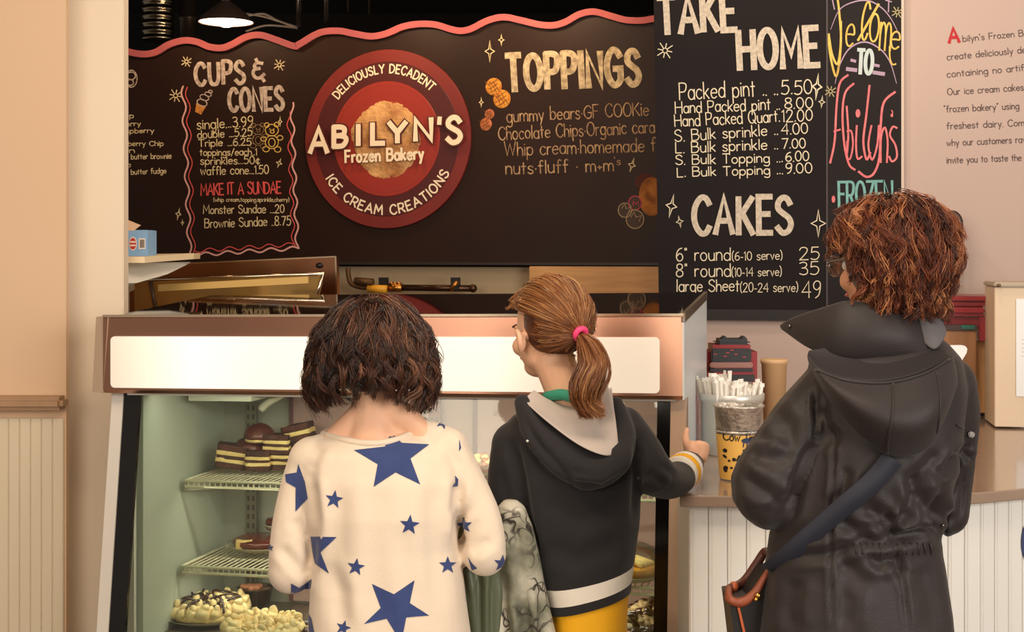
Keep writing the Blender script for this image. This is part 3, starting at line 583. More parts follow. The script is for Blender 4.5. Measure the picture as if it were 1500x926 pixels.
mb = MB(); cbox(mb, 1.53, 1.55, .075, CD, .1, H0-.002); mb.build('side_liner', M_inner, dc)
mb = MB(); cbox(mb, .012, .03, .12, CD, .1, H0-.002); mb.build('side_liner', M_inner, dc)
mb = MB(); cbox(mb, 1.55, 1.62, .06, CD, .1, H0); mb.build('side_panel', M_wstrip, dc)
mb = MB(); cbox(mb, .0, 1.61, -.03, CD, .08, .345); mb.build('base_cabinet', mat('base_beige', (170, 150, 130), .5), dc)
mb = MB(); cbox(mb, .03, 1.53, -.02, CD-.01, .345, .362); mb.build('bottom_deck', mat('dark_deck', (112, 98, 84), .35, .4), dc)
mb = MB(); cbox(mb, .02, 1.55, .02, CD, H0-.006, H0+.01); mb.build('case_ceiling', mat('case_ceiling', (190, 186, 176), .5), dc)
M_door = mat('lilac_sliding_door', (176, 140, 136), .28, c2=(168, 134, 130), nscale=2); M_dfr = mat('plum_frame', (104, 62, 64), .4); M_std = mat('slotted_standard', (120, 112, 98), .4, .5)
mb = MB(); cbox(mb, .03, 1.53, CD-.004, CD+.012, .36, H0); mb.build('back_panel', mat('grey_liner', (160, 156, 146), .4), dc)
for ua, ub, v in ((1.30, .66, .600), (.70, .06, .585)):
    mb = MB(); cbox(mb, ub, ua, v, v+.006, .37, H0-.01); d = mb.build('sliding_door', M_door, dc)
    for e0, e1 in ((ub, ub+.012), (ua-.012, ua)):
        mb = MB(); cbox(mb, e0, e1, v-.006, v+.008, .37, H0-.01); mb.build('door_frame', M_dfr, d)
for uu, mm in ((1.40, M_std), (.80, mat('plum_standard', (128, 76, 74), .4, .3))):
    mb = MB(); cbox(mb, uu, uu+.038, .570, .584, .38, H0-.01); st = mb.build('shelf_standard', mm, dc)
    mb = MB()
    for k in range(23):
        for du in (.007, .024):
            z = .4+k*.029; cbox(mb, uu+du, uu+du+.006, .5685, .5705, z, z+.016)
    mb.build('slots', mat('slot_dark', (50, 42, 38), .6), st)
mb = MB(); cbox(mb, 1.30, 1.50, .30, .42, H0-.05, H0-.007); o = mb.build('light_housing', mat('pale_housing', (196, 194, 178), .4), dc)
mb = MB(); cbox(mb, 1.15, 1.32, .30, .31, H0-.035, H0-.007); mb.build('dark_bracket', mat('rusty_bracket', (120, 72, 44), .5), dc)
MB().tube([cs(1.24, .42, 1.08), cs(1.25, .42, 1.05), cs(1.30, .42, 1.02), cs(1.32, .42, 1.0)], .012, 10, 3).build('drain_hose', mat('pale_hose', (190, 184, 164), .5), dc, smooth=True)
def strip_light(u, v, z, sx, power, col):
    l = bpy.data.lights.new('case_tube', 'AREA'); l.shape = 'RECTANGLE'; l.size = sx; l.size_y = .03; l.energy = power; l.color = col
    o = bpy.data.objects.new('case_tube', l); COL.objects.link(o); o.location = cs(u, v, z); o.rotation_euler = (math.radians(12), 0, -TH)
strip_light(.8, .14, H0-.012, 1.4, 5.5, (1, .92, .78)); 
for z, pw in ((.775, 1.6), (.52, 1.3)): strip_light(.8, .31, z, 1.3, pw, (1, .90, .74))
# wire shelves
M_wire = mat('cream_wire', (214, 206, 180), .35)
def wire_shelf(z, lab, v0):
    r = empty('wire_shelf', cs(.8, v0, z), lab, 'shelf', 'wire shelves in the display case')
    u0, u1, v1 = .05, 1.51, .565
    MB().tube([cs(u0, v0, z), cs(u1, v0, z)], .0045, 8).tube([cs(u0, v0, z-.018), cs(u1, v0, z-.018)], .0045, 8).build('front_rail', M_wire, r, smooth=True)
    MB().tube([cs(u0, v1, z), cs(u1, v1, z)], .004, 8).build('back_rail', M_wire, r, smooth=True)
    for u in (u0, u1): MB().tube([cs(u, v0, z), cs(u, v1, z)], .005, 8).build('side_rail', M_wire, r, smooth=True)
    MB().tube([cs(u0, (v0+v1)/2, z-.004), cs(u1, (v0+v1)/2, z-.004)], .0035, 6).build('cross_bar', M_wire, r, smooth=True)
    mb = MB(); n = 84
    for k in range(n):
        u = u0+(u1-u0)*(k+.5)/n; mb.tube([cs(u, v0, z-.016), cs(u, v0+.001, z+.003), cs(u, v1, z+.003)], .0021, 5)
    mb.build('wires', M_wire, r)['kind'] = 'stuff'
    mb = MB()
    for u in (u0, u1): mb.hexa([cs(u-.003, v0, z-.03), cs(u+.003, v0, z-.03), cs(u+.003, v1, z-.07), cs(u-.003, v1, z-.07), cs(u-.003, v0, z-.01), cs(u+.003, v0, z-.01), cs(u+.003, v1, z-.006), cs(u-.003, v1, z-.006)])
    mb.build('bracket', mat('bracket_grey', (170, 168, 150), .4), r)
wire_shelf(.795, 'upper cream wire shelf in the display case, holding the layered brownie sandwiches', .30)
wire_shelf(.540, 'lower cream wire shelf in the display case, holding the chocolate pie plate', .28)

# ------------------------------------------------------------------ sweets in the case
M_choc = mat('chocolate_cake', (84, 36, 22), .65, c2=(58, 24, 16), nscale=30, bump=.9, bscale=150); M_cream2 = mat('vanilla_cream', (236, 206, 140), .6, c2=(222, 184, 116), nscale=30, bump=.4, bscale=80)
M_dome = mat('whoopie_shell', (104, 36, 24), .4, c2=(76, 26, 18), nscale=14, bump=.5, bscale=90, coat=.15)
def rough_box(c, d, M, amp, seed, cuts=5):
    bm = bmesh.new(); bmesh.ops.create_cube(bm, size=1); bmesh.ops.subdivide_edges(bm, edges=bm.edges[:], cuts=cuts, use_grid_fill=True)
    vs = []
    for v in bm.verts:
        p = Vector(v.co); q = Vector((p.x*d[0], p.y*d[1], p.z*d[2])); l = max(abs(p.x), abs(p.y))*2
        rnd = 1-.06*max(0, abs(p.x)*2-.8)*max(0, abs(p.y)*2-.8)*10
        q.x *= rnd; q.y *= rnd
        nn = noise.noise_vector(q*28+Vector((seed*3.1, seed, 0)))+.5*noise.noise_vector(q*70+Vector((seed, 0, 0)))
        vs.append((M @ (q+nn*amp))+Vector(c))
    bm.verts.index_update(); fs = [[v.index for v in f.verts] for f in bm.faces]; bm.free(); return vs, fs
def sandwich(px, py, Y, w, h, rz, tilt, lab, layers=5, seed=0):
    base = P(px, py, Y); r = empty('brownie_sandwich', base, lab, 'cake', 'layered brownie sandwiches on the upper shelf')
    M = Matrix.Rotation(rz, 3, 'Z') @ Matrix.Rotation(tilt, 3, 'Y'); hh = h/layers*1.0
    hs = [.24, .17, .14, .17, .28] if layers == 5 else [.36, .26, .38]; z = 0
    for k, f in enumerate(hs):
        t = h*f; cr_ = k % 2 == 1
        vs, fs = rough_box(base+M @ Vector((0, 0, z+t/2)), (w*(1.0 if cr_ else .97), w*.8, t*1.02), M, .0022 if cr_ else .003, seed+k); z += t
        MB().add(vs, fs).build('cream_layer' if cr_ else 'brownie_layer', M_cream2 if cr_ else M_choc, r, smooth=True)
sandwich(338, 684, 4.36, .098, .070, .15, .16, 'tilted brownie sandwich leaning at the left end of the stack', seed=1)
sandwich(380, 688, 4.33, .076, .060, -.1, 0, 'brownie sandwich in the middle of the bottom row, under the lower dark cake', seed=2)
sandwich(415, 686, 4.34, .070, .060, -.1, 0, 'brownie sandwich at the right of the bottom row beside the starry sleeve', seed=3)
sandwich(407, 664, 4.34, .080, .058, -.12, .02, 'brownie sandwich on the second tier, right of the dark round cakes', seed=4)
sandwich(440, 645, 4.36, .088, .050, -.2, -.22, 'crumbly brownie sandwich on top of the stack, beside the starry sleeve', 3, seed=5)
sandwich(448, 676, 4.36, .080, .062, -.12, 0, 'brownie sandwich behind the starry sleeve, right end of the stack', seed=7)
def whoopie(px, py, Y, rx, rz_, lab):
    base = P(px, py, Y); r = empty('whoopie_pie', base, lab, 'cake', 'dark round cakes on the upper shelf')
    mb = MB().sph((0, 0, 0), 1, None, 24, 14); me = mb.mesh(); v = get_v(me)
    for i in range(len(v)):
        p = Vector(v[i]); q = Vector((p.x*rx, p.y*rx, (p.z if p.z > 0 else p.z*.25)*rz_)); q *= 1+.08*noise.noise(q*40+base); v[i] = tuple(q+base+Vector((0, 0, rz_*.25)))
    me.vertices.foreach_set('co', v.ravel()); link_mesh('cake_shell', me, M_dome, r, smooth=True)
    MB().lathe([(rx*.8, 0), (rx*.92, .004), (rx*.9, .012)], base+Vector((0, 0, -.004)), 20).build('filling', M_cream2, r, smooth=True)
whoopie(367, 662, 4.38, .050, .038, 'dark round chocolate cake half hidden, lower of the two'); whoopie(380, 645, 4.36, .048, .042, 'dark round chocolate cake on top of the brownie stack')
def nutty(px, py, Y, n, lab, name, cols, rad, piece, parent_cat='cake', flat=.5, dish=None, seed=0, group=None):
    base = P(px, py, Y); r = empty(name, base, lab, parent_cat, group); rr = random.Random(seed)
    if dish: MB().lathe([(rad*.6, 0), (rad*1.0, .008), (rad*1.12, .022), (rad*1.16, .024), (rad*1.1, .019), (rad*.96, .01), (rad*.5, .005)], base, 40).build('plate', dish, r, smooth=True)
    for j, (pn, m) in enumerate(cols):
        mb = MB()
        for k in range(n):
            a = rr.uniform(0, 6.28); q = math.sqrt(rr.random())*rad*.95; c = base+Vector((q*math.cos(a), q*math.sin(a), .012+rad*flat*(1-(q/rad)**2)*rr.uniform(.6, 1)))
            s = piece*rr.uniform(.6, 1.3); mb.sph(c, (s, s*rr.uniform(.6, 1), s*.6), Matrix.Rotation(rr.uniform(0, 3), 3, 'Z'), 8, 6)
        mb.build(pn, m, r, smooth=True)
    return r
M_plate = mat('glass_plate', (170, 160, 138), .15, spec=.8, coat=.5); M_whip = mat('whipped_cream', (232, 208, 158), .5, c2=(214, 184, 128), nscale=20, bump=.5, bscale=60)
M_syr = mat('chocolate_syrup', (52, 22, 14), .2, coat=.5); M_crust = mat('pie_crust', (206, 160, 84), .6, c2=(178, 128, 58), nscale=26, bump=.5)
nutty(702, 687, 4.15, 26, 'nut-topped brown cake between the two girls, on the upper shelf', 'nut_cake', (('nuts', M_cream2), ('cake_crumb', mat('caramel', (176, 98, 48), .4))), .075, .013, flat=.35, seed=3)
# chocolate pie on a plate, lower shelf
def pie(px, py, Y, rad, lab, top, name='pie'):
    base = P(px, py, Y); r = empty(name, base, lab, 'pie')
    MB().lathe([(rad*.55, 0), (rad*.9, .006), (rad*1.15, .02), (rad*1.18, .023), (rad*1.1, .018), (rad*.85, .01), (rad*.5, .004)], base, 44).build('plate', M_plate, r, smooth=True)
    me = MB().lathe([(.001, .012), (rad*.85, .012), (rad*.98, .026), (rad*.97, .036), (rad*.8, .040), (rad*.4, .042), (.001, .042)], base, 48).mesh(); v = get_v(me)
    for i in range(len(v)):
        q = Vector(v[i]); v[i] = tuple(q+Vector((0, 0, .004*noise.noise(q*45))))
    me.vertices.foreach_set('co', v.ravel()); link_mesh('filling', me, top, r, smooth=True); return r, base
r, b_ = pie(384, 806, 4.38, .092, 'plate of dark chocolate pie with one pale cut slice, on the lower wire shelf', mat('chocolate_glaze', (112, 36, 18), .22, c2=(80, 26, 14), nscale=12, coat=.4), 'chocolate_pie')
vs, fs = rough_box(b_+Vector((-.045, -.06, .03)), (.05, .02, .026), Matrix.Identity(3), .003, 9); MB().add(vs, fs).build('cut_slice', M_cream2, r, smooth=True)
r, b_ = pie(406, 778, 4.42, .036, 'small chocolate tart standing behind the chocolate pie plate', mat('chocolate_glaze', (0, 0, 0)), 'chocolate_tart')
# whipped pie with drizzle, bottom deck
def whipped(px, py, Y, rad, lab, n, drz, name):
    r, b_ = pie(px, py, Y, rad, lab, M_whip, name); rr = random.Random(n); mb = MB()
    for k in range(n):
        a = k*2*math.pi/n*2.4; q = rad*(.90 if k < n*.62 else rr.uniform(.1, .62)); c = b_+Vector((q*math.cos(a), q*math.sin(a), .042)); s = rad*rr.uniform(.12, .24)
        mb.sph(c, (s, s, s*.9), None, 12, 8); mb.sph(c+Vector((s*.2, 0, s*.8)), (s*.55, s*.5, s*.55), None, 8, 6)
    me = mb.mesh(); v = get_v(me)
    for i in range(len(v)): q = Vector(v[i]); v[i] = tuple(q+noise.noise_vector(q*45)*.010)
    me.vertices.foreach_set('co', v.ravel()); link_mesh('whipped_cream', me, M_whip, r, smooth=True)
    if drz:
        mb = MB()
        for k in range(13):
            a = k*.484; p0 = b_+Vector((rad*.99*math.cos(a), rad*.99*math.sin(a), .045)); pts = [p0]
            for j in range(1, 5):
                q = rad*(1-.22*j); aa = a+.10*math.sin(j*2.2+k); pts.append(b_+Vector((q*math.cos(aa), q*math.sin(aa), .070+.006*math.sin(j*2.9+k))))
            mb.tube(pts, .0042, 6, 3)
        for a in (2.3, 4.1, 5.3, .8): mb.sph(b_+Vector((rad*.42*math.cos(a), rad*.42*math.sin(a), .052)), (rad*.26, rad*.2, .017), Matrix.Rotation(a, 3, 'Z'), 16, 8)
        mb.build('chocolate_drizzle', M_syr, r, smooth=True)
    return r
whipped(305, 909, 4.27, .116, 'whipped cream pie with dark chocolate drizzle, at the left of the case floor', 44, True, 'cream_pie')
whipped(386, 940, 4.04, .108, 'plain whipped cream pie to the right of the drizzled pie', 60, False, 'cream_pie')
b0 = P(374, 884, 4.42); r = empty('dessert_cup', b0, 'clear dessert cup of brown pudding with pink topping, behind the cream pies', 'dessert')
MB().lathe([(.045, 0), (.055, .05), (.057, .052), (.052, .05), (.043, .003)], b0, 28).build('cup', glass('cup_plastic', (225, 210, 190), .12), r, smooth=True)
MB().lathe([(.001, .002), (.042, .002), (.05, .045), (.001, .048)], b0, 24).build('pudding', mat('pudding', (96, 50, 34), .4, c2=(150, 112, 78), nscale=10), r, smooth=True)
mb = MB(); rr = random.Random(6)
for k in range(9): mb.sph(b0+Vector((rr.uniform(-.035, .02), rr.uniform(-.03, .02), .052)), (.014, .012, .008), None, 10, 6)
mb.build('topping', mat('pink_topping', (214, 140, 110), .5), r, smooth=True)
r, b_ = pie(924, 848, 3.98, .088, 'golden wrapped pie on the lower shelf, right of the yellow hem', mat('golden_filling', (222, 160, 46), .4, c2=(196, 120, 40), nscale=18), 'golden_pie')
mb = MB()
for k in range(4): mb.tube([b_+Vector((.03+.01*k, -.05+.012*k, .045)), b_+Vector((.0, -.03+.02*k, .056)), b_+Vector((-.05, -.02+.022*k, .045))], .009, 8, 3)
mb.build('pastry_strip', M_cream2, r, smooth=True)
MB().lathe([(.1, .02), (.098, .05), (.075, .085), (.04, .10), (.001, .104)], b_, 30, cap=False).build('dome_lid', glass('lid_plastic', (236, 236, 226), .10), r, smooth=True)
for i, (px, py, Y, lab) in enumerate(((930, 930, 3.88, 'heap of chocolate-dipped biscuits low in the case, by the right black glass edge'), (952, 905, 4.0, 'small heap of chocolate biscuits behind the front heap'))):
    nutty(px, py, Y, 22, lab, 'biscuit_heap', (('pale_biscuit', mat('oat_biscuit', (150, 122, 84), .6)), ('dark_biscuit', M_syr)), .07, .016, flat=.6, dish=M_plate, seed=i+8, group='biscuit heaps on the case floor')
nutty(470, 930, 4.1, 22, 'plate of chocolate biscuits on the case floor behind the starry sweater', 'biscuit_heap', (('pale_biscuit', MATS['oat_biscuit']), ('dark_biscuit', M_syr)), .07, .016, flat=.5, dish=M_plate, seed=4, group='biscuit heaps on the case floor')

# ================================================================== things behind the case
M_st = mat('warm_stainless', (176, 132, 100), .22, 1, c2=(150, 108, 84), nscale=3); M_gold = mat('gold_reflecting_glass', (206, 164, 92), .12, .75, c2=(170, 136, 84), nscale=3)
K = Wall(490, 5.0, 16); K2 = Wall(475, 4.78, 16)
fr = empty('dipping_cabinet', K.at(-.3, 0), 'stainless ice cream dipping cabinet with a slanted glass guard, behind the case on the left', 'cabinet')
MB().prism([K.px(275, 386), K.px(491, 376), K.px(494, 480), K.px(190, 480), K.px(190, 428)], -K.n*.03).build('back_panel', M_st, fr)
mb = MB(); ribbon(mb, [(275, 386), (491, 376)], 2, K.fn(.003)); ribbon(mb, [(492, 376), (495, 480)], 2.2, K.fn(.003)); mb.build('panel_edge', M_edge, fr)
mb = MB(); u0, _ = K.uv(175, 0); u1, _ = K.uv(494, 0); mb.box(K.at((u0+u1)/2, .58, -.2), (u1-u0, .5, 1.12), Matrix.Rotation(-K.ang, 3, 'Z'), .01); mb.build('body', mat('cabinet_body', (150, 132, 112), .35, .6), fr)
MB().prism([K2.px(197, 412), K2.px(474, 402), K2.px(464, 445), K2.px(197, 470)], -K2.n*.008).build('glass_guard', M_gold, fr)
mb = MB(); mb.prism([K2.px(232, 417, .003), K2.px(452, 405, .003), K2.px(452, 415, .003), K2.px(232, 427, .003)], -K2.n*.003); mb.build('inner_shelf', mat('pale_gold_shelf', (226, 186, 112), .4), fr)
MB().tube([K2.px(195, 411, .006), K2.px(476, 401, .006)], .005, 8).build('guard_rail', M_edge, fr, smooth=True)
MB().tube([K2.px(474, 402, .006), K2.px(461, 446, .006)], .006, 8).build('guard_strut', M_edge, fr, smooth=True)
MB().tube([K2.px(221, 413, .004), K2.px(228, 450, .004)], .006, 8).build('guard_strut', mat('dark_strut', (84, 60, 44), .5), fr, smooth=True)
kn = K.px(468, 389); MB().sph(kn, (.014, .016, .010)).build('knob', mat('black_knob', (24, 18, 16), .4), fr, smooth=True)
# steel column beside it
mb = MB(); B.slab(mb, 497, 381, 513, 700, .06, .3, .006); o = mb.build('steel_post', mat('grey_green_steel', (134, 122, 96), .35, .5), None); tag(o, 'narrow grey steel post right of the dipping cabinet', 'post')
# service panels under the chalkboard
mb = MB(); B.slab(mb, 778, 390, 972, 470, .03, .03, .003); o = mb.build('wooden_cover_board', mat('pale_plywood', (196, 146, 92), .5, c2=(182, 132, 80), nscale=5, stretch=(1, 1, 12)), None); tag(o, 'plain pale wooden panel below the chalkboard, behind the ponytail', 'panel')
gp = empty('gas_pipe', B.px(610, 420, .08), 'dark gas pipe and hose with a yellow tag, mounted below the chalkboard', 'pipe')
M_pipe = mat('dark_brown_pipe', (70, 46, 30), .3, .7); M_brass = mat('brass_valve', (178, 120, 56), .3, .9)
def bp(x, y, o_=.08): return B.px(x, y, o_)
MB().tube([bp(592, 421), bp(702, 422)], .014, 12).sph(bp(702, 422), .018).build('steel_pipe', M_pipe, gp, smooth=True)
MB().tube([bp(521, 392), bp(522, 405), bp(527, 416), bp(545, 421), bp(556, 419)], .011, 10, 5).tube([bp(534, 411, .1), bp(560, 413, .1)], .016, 10).build('flexible_hose', mat('braided_hose', (104, 76, 50), .35, .8, bump=.8, bscale=300), gp, smooth=True)
MB().tube([bp(553, 422, .1), bp(580, 423, .1)], .017, 12).build('yellow_tag', mat('yellow_tag', (224, 160, 36), .5), gp, smooth=True)
mb = MB()
for x in (584, 589, 595): mb.tube([bp(x, 413), bp(x+2, 427)], .009, 8)
mb.tube([bp(580, 421), bp(600, 421)], .018, 8); mb.tube([bp(672, 424, .1), bp(682, 412, .1)], .009, 8); mb.build('brass_valve', M_brass, gp, smooth=True)
for x in (574, 678):
    mb = MB(); B.slab(mb, x-6, 406, x+6, 424, .02, .10); mb.build('bracket', mat('black_bracket', (22, 18, 16), .5), gp)
text_m = mat('black_print', (30, 22, 16), .6)
# little white shelf on the column with a blue box
sh = empty('wall_shelf', (-1.12, 4.5, 1.4), 'small white shelf sticking out from the cream column, upper left', 'shelf')
zt = 1.46-3*4.4/F
def sl(x, y, Y): return P(x, y, Y)
xr_f, xr_b = P(279, 0, 4.75).x, P(279, 0, 4.85).x
MB().prism([Vector((-1.45, 4.505, 1.427)), Vector((-1.163, 4.505, 1.427)), Vector((xr_f, 4.80, 1.438)), Vector((xr_b, 5.0, 1.438)), Vector((-1.45, 5.0, 1.432))], (0, 0, .020)).build('shelf_board', mat('cream_shelf', (232, 210, 170), .5), sh)
MB().prism([Vector((-1.30, 4.52, 1.424)), P(268, 384, 4.80), P(262, 388, 4.80), P(233, 402, 4.68), P(187, 415, 4.52), Vector((-1.30, 4.52, 1.33))], (.02, .03, 0)).build('bracket', mat('shelf_white', (232, 226, 212), .4), sh)
bx = empty('blue_box', P(196, 376, 4.6), 'open light blue cardboard box with a red oval label on the small shelf', 'box')
x0, x1 = P(170, 0, 4.62).x, P(216, 0, 4.62).x; z0, z1 = 1.447, P(0, 337, 4.62).z
MB().box(((x0+x1)/2, 4.68, (z0+z1)/2), (x1-x0, .12, z1-z0), bev=.002).build('carton', mat('light_blue_card', (128, 172, 214), .6, c2=(146, 186, 222), nscale=4), bx)
MB().prism([P(172, 318, 4.62), P(186.5, 322, 4.62), P(206, 330, 4.62), P(196, 338, 4.62), P(172, 338, 4.62)], (0, .004, 0)).build('flap', mat('card_inside', (236, 196, 160), .7), bx)
def oval(mb, x, y, rx, ry, Y, th=.001, n=20): mb.prism([P(x+rx*math.cos(2*math.pi*k/n), y+ry*math.sin(2*math.pi*k/n), Y) for k in range(n)], (0, th, 0))
mb = MB(); oval(mb, 194.6, 357, 6, 10.2, 4.618); mb.prism([P(203, 349, 4.618), P(213, 349, 4.618), P(213, 365, 4.618), P(203, 365, 4.618)], (0, .001, 0)); mb.build('white_label', mat('label_white', (236, 226, 220), .6), bx)
mb = MB(); oval(mb, 194.6, 357, 4.8, 8.4, 4.616); mb.build('red_oval', mat('label_red', (196, 52, 44), .6), bx)
mb = MB()
for y in (354.5, 359.5): mb.prism([P(190.6, y-1.3, 4.6145), P(198.6, y-1.3, 4.6145), P(198.6, y+1.3, 4.6145), P(190.6, y+1.3, 4.6145)], (0, .001, 0))
mb.build('label_band', mat('label_band', (240, 214, 200), .6), bx)
mb = MB()
for k in range(7): mb.prism([P(205+k, 351, 4.616), P(205.5+k, 351, 4.616), P(205.5+k, 363, 4.616), P(205+k, 363, 4.616)], (0, .001, 0))
mb.build('barcode', mat('barcode_grey', (130, 120, 100), .6), bx)

# ------------------------------------------------------------------ dark ceiling space: lamp, ducts, cables
def LP(x, y, Y=8.5): return P(x, y, Y)
pl = empty('pendant_lamp', LP(331, 10), 'dark metal pendant lamp glowing above the chalkboard', 'lamp')
c = LP(331, 33); k = 8.5/F
M_lampm = mat('dark_bronze_shade', (92, 74, 66), .4, .4)
MB().lathe([(40*k, 0), (38.5*k, 3*k), (35*k, 8*k), (22*k, 20*k), (10*k, 29*k), (6*k, 32*k)], c, 40, cap=False).lathe([(5*k, 32*k), (39*k, 1*k)][::-1], c, 40, cap=False).build('shade', M_lampm, pl, smooth=True)
MB().lathe([(6*k, 31*k), (6*k, 36*k), (2*k, 40*k), (1.2*k, 48*k), (1.2*k, 110*k)], c, 16).build('stem', mat('pale_stem', (170, 150, 130), .4, .6), pl, smooth=True)
em = mat('lamp_glow', (255, 236, 205), .5, emit=9)
MB().lathe([(.001, 2*k), (38.5*k, 2*k), (38.5*k, 1*k), (.001, 1*k)], c, 40).build('diffuser', em, pl); MB().sph(c+Vector((0, 0, -.0)), (13*k, 13*k, 7*k)).build('bulb', em, pl, smooth=True)
pt('pendant_lamp_light', c+Vector((0, 0, -.12)), 10)
M_duct = mat('foil_duct', (120, 112, 100), .25, 1, bump=.5, bscale=60)
du = empty('flexible_duct', LP(236, 70, 9), 'shiny ribbed foil duct hanging in the dark space, upper left', 'duct')
prf = []
for j in range(60): prf.append(((23+1.6*math.sin(j*1.4))*9/F, (-80+j*2.4)*9/F))
MB().lathe(prf, LP(232, -20, 9), 28).build('foil_tube', M_duct, du, smooth=True)
du = empty('black_duct', LP(276, 60, 9.4), 'dark upright duct behind the pendant lamp', 'duct')
mb = MB(); kk = 9.4/F; mb.lathe([(13*kk, -8*kk), (13*kk, 22*kk), (15*kk, 24*kk), (15*kk, 26*kk), (13*kk, 28*kk), (13*kk, 90*kk)], LP(276, 52, 9.4), 24); mb.build('duct_tube', mat('dark_duct', (56, 50, 46), .35, .7), du, smooth=True)
cb = empty('ceiling_cables', LP(400, 30, 9), 'dark cables sagging across the space right of the pendant lamp', 'cable')
for y0, y1, y2 in ((20, 24, 40), (24, 20, 42), (46, 38, 41)):
    MB().tube([LP(360, y0, 9), LP(385, y1, 9), LP(405, (y1+y2)/2-2, 9), LP(436, y2, 9)], .008, 8, 4).build('cable', mat('grey_cable', (86, 80, 80), .5), cb, smooth=True)
for x, y1, w in ((438, 40, .02), (477, 34, .012), (480, 30, .01), (510, 18, .008), (541, 20, .008)):
    o = MB().tube([LP(x, -90, 9.2), LP(x, y1, 9.2)], w, 10).build('conduit', mat('dark_conduit', (60, 56, 56), .3, .6), None, smooth=True)
    tag(o, {438: 'thick dark conduit just right of the sagging cables', 477: 'left one of the close pair of dark conduits', 480: 'right one of the close pair of dark conduits', 510: 'thin dark conduit above the round sign, nearer the lamp', 541: 'thin dark conduit above the round sign, farthest from the lamp'}[x], 'pipe', 'dark conduits in the ceiling space')

# ================================================================== counter on the right
M_ctop = mat('polished_taupe_counter', (160, 136, 118), .16, c2=(150, 127, 110), nscale=3, coat=.3); M_cedge = mat('taupe_counter_edge', (146, 118, 102), .4)
ZC = .912
fe = [(.378, 3.205), (.50, 3.197), (.70, 3.19), (.90, 3.20), (1.08, 3.25), (1.25, 3.33), (1.6, 3.52)]
# left side follows the case, right end runs on past the frame, back meets the right wall
ct = empty('service_counter', (.9, 3.8, 0), 'taupe-topped service counter faced with white beadboard, on the right', 'counter')
def wy(x): return (R.o.y-(x-R.o.x)*math.tan(R.ang))
outl = fe+[(1.6, wy(1.6)-.03), (.95, wy(.95)-.03), (.70, 4.85), (.60, 4.30), (.452, 3.58), (.448, 3.5), (.425, 3.49)]
mb = MB(); mb.prism([Vector((x, y, ZC-.026)) for x, y in outl], (0, 0, .026)); o = mb.build('countertop', M_ctop, ct)
bv = o.modifiers.new('b', 'BEVEL'); bv.width = .003; bv.segments = 2
fr_ = [(.410, 3.50), (.405, 3.245), (.50, 3.235), (.70, 3.228), (.90, 3.238), (1.08, 3.288), (1.25, 3.368), (1.6, 3.56)]
def along(pl, d):
    for i in range(len(pl)-1):
        a, b = Vector(pl[i]), Vector(pl[i+1]); l = (b-a).length
        if d <= l: return a+(b-a)*d/l, (b-a).normalized()
        d -= l
    return None, None
d = 0; k = 0; pl_ = fr_[1:]
while True:
    w = .0430; a, t1 = along(pl_, d); b, t2 = along(pl_, d+w)
    if b is None: break
    t = (b-a).normalized(); nn = Vector((t.y, -t.x)); w0 = .0007
    def pn(p, z, o): return Vector((p.x+nn.x*o, p.y+nn.y*o, z))
    a2, b2 = a+t*w0, b-t*w0; mb = MB(); ch = .004
    sec = [(a2, -.010), (a2, -.002), (a2+t*.002, 0), (a2+t*.0050, 0), (a2+t*.0065, -.0022), (a2+t*.008, 0), (b2-t*.002, 0), (b2, -.002), (b2, -.010)]
    mb.prism([pn(p, .02, o_) for p, o_ in sec], (0, 0, ZC-.046)); mb.build('plank', M_bead_r, ct); d += w; k += 1
mb = MB(); mb.prism([Vector((x, y+.010, .0)) for x, y in fr_]+[Vector((1.6, 4.4, 0)), Vector((.62, 4.4, 0)), Vector((.47, 3.7, 0))], (0, 0, ZC-.027)); mb.build('cabinet_body', mat('groove_beige', (214, 202, 188), .5), ct)
# navy oval at the frame's right edge
mb = MB(); cxn, cyn, Yn = 1508, 795, 3.36
mb.prism([P(cxn+12*math.cos(2*math.pi*k/24), cyn+27*math.sin(2*math.pi*k/24), Yn-.02) for k in range(24)], (0, .006, 0)); o = mb.build('oval_emblem', mat('navy_emblem', (36, 50, 96), .5), None); tag(o, 'dark navy oval emblem on the white beadboard, at the right edge', 'emblem')
# metal canister of straws
M_can = mat('satin_steel_can', (208, 206, 198), .38, .55)
def onc(x, yb): return (yb-HY)       # distance at which a foot at pixel row yb meets the counter top
def foot(x, yb):
    Y = (CZ-ZC)*F/(yb-HY); return Vector(((x-CX)*Y/F, Y, ZC)), Y
b_, Yc = foot(1072, 664); r_ = 46*Yc/F; h_ = (CZ-ZC)-(572-HY)*Yc/F
h_ = (P(0, 575, Yc).z-ZC)
sc_ = empty('straw_canister', b_, 'tall satin steel canister packed with paper-wrapped straws, on the counter', 'canister')
MB().lathe([(r_*.94, 0), (r_*.97, .004), (r_*.98, h_*.86), (r_*1.03, h_*.89), (r_*1.03, h_*.99), (r_*1.0, h_), (r_*.95, h_*.99), (r_*.93, h_*.5), (r_*.92, .006)], b_, 48).build('can', M_can, sc_, smooth=True)
M_str = mat('white_paper_wrap', (240, 234, 224), .8); rr = random.Random(5); sb = []
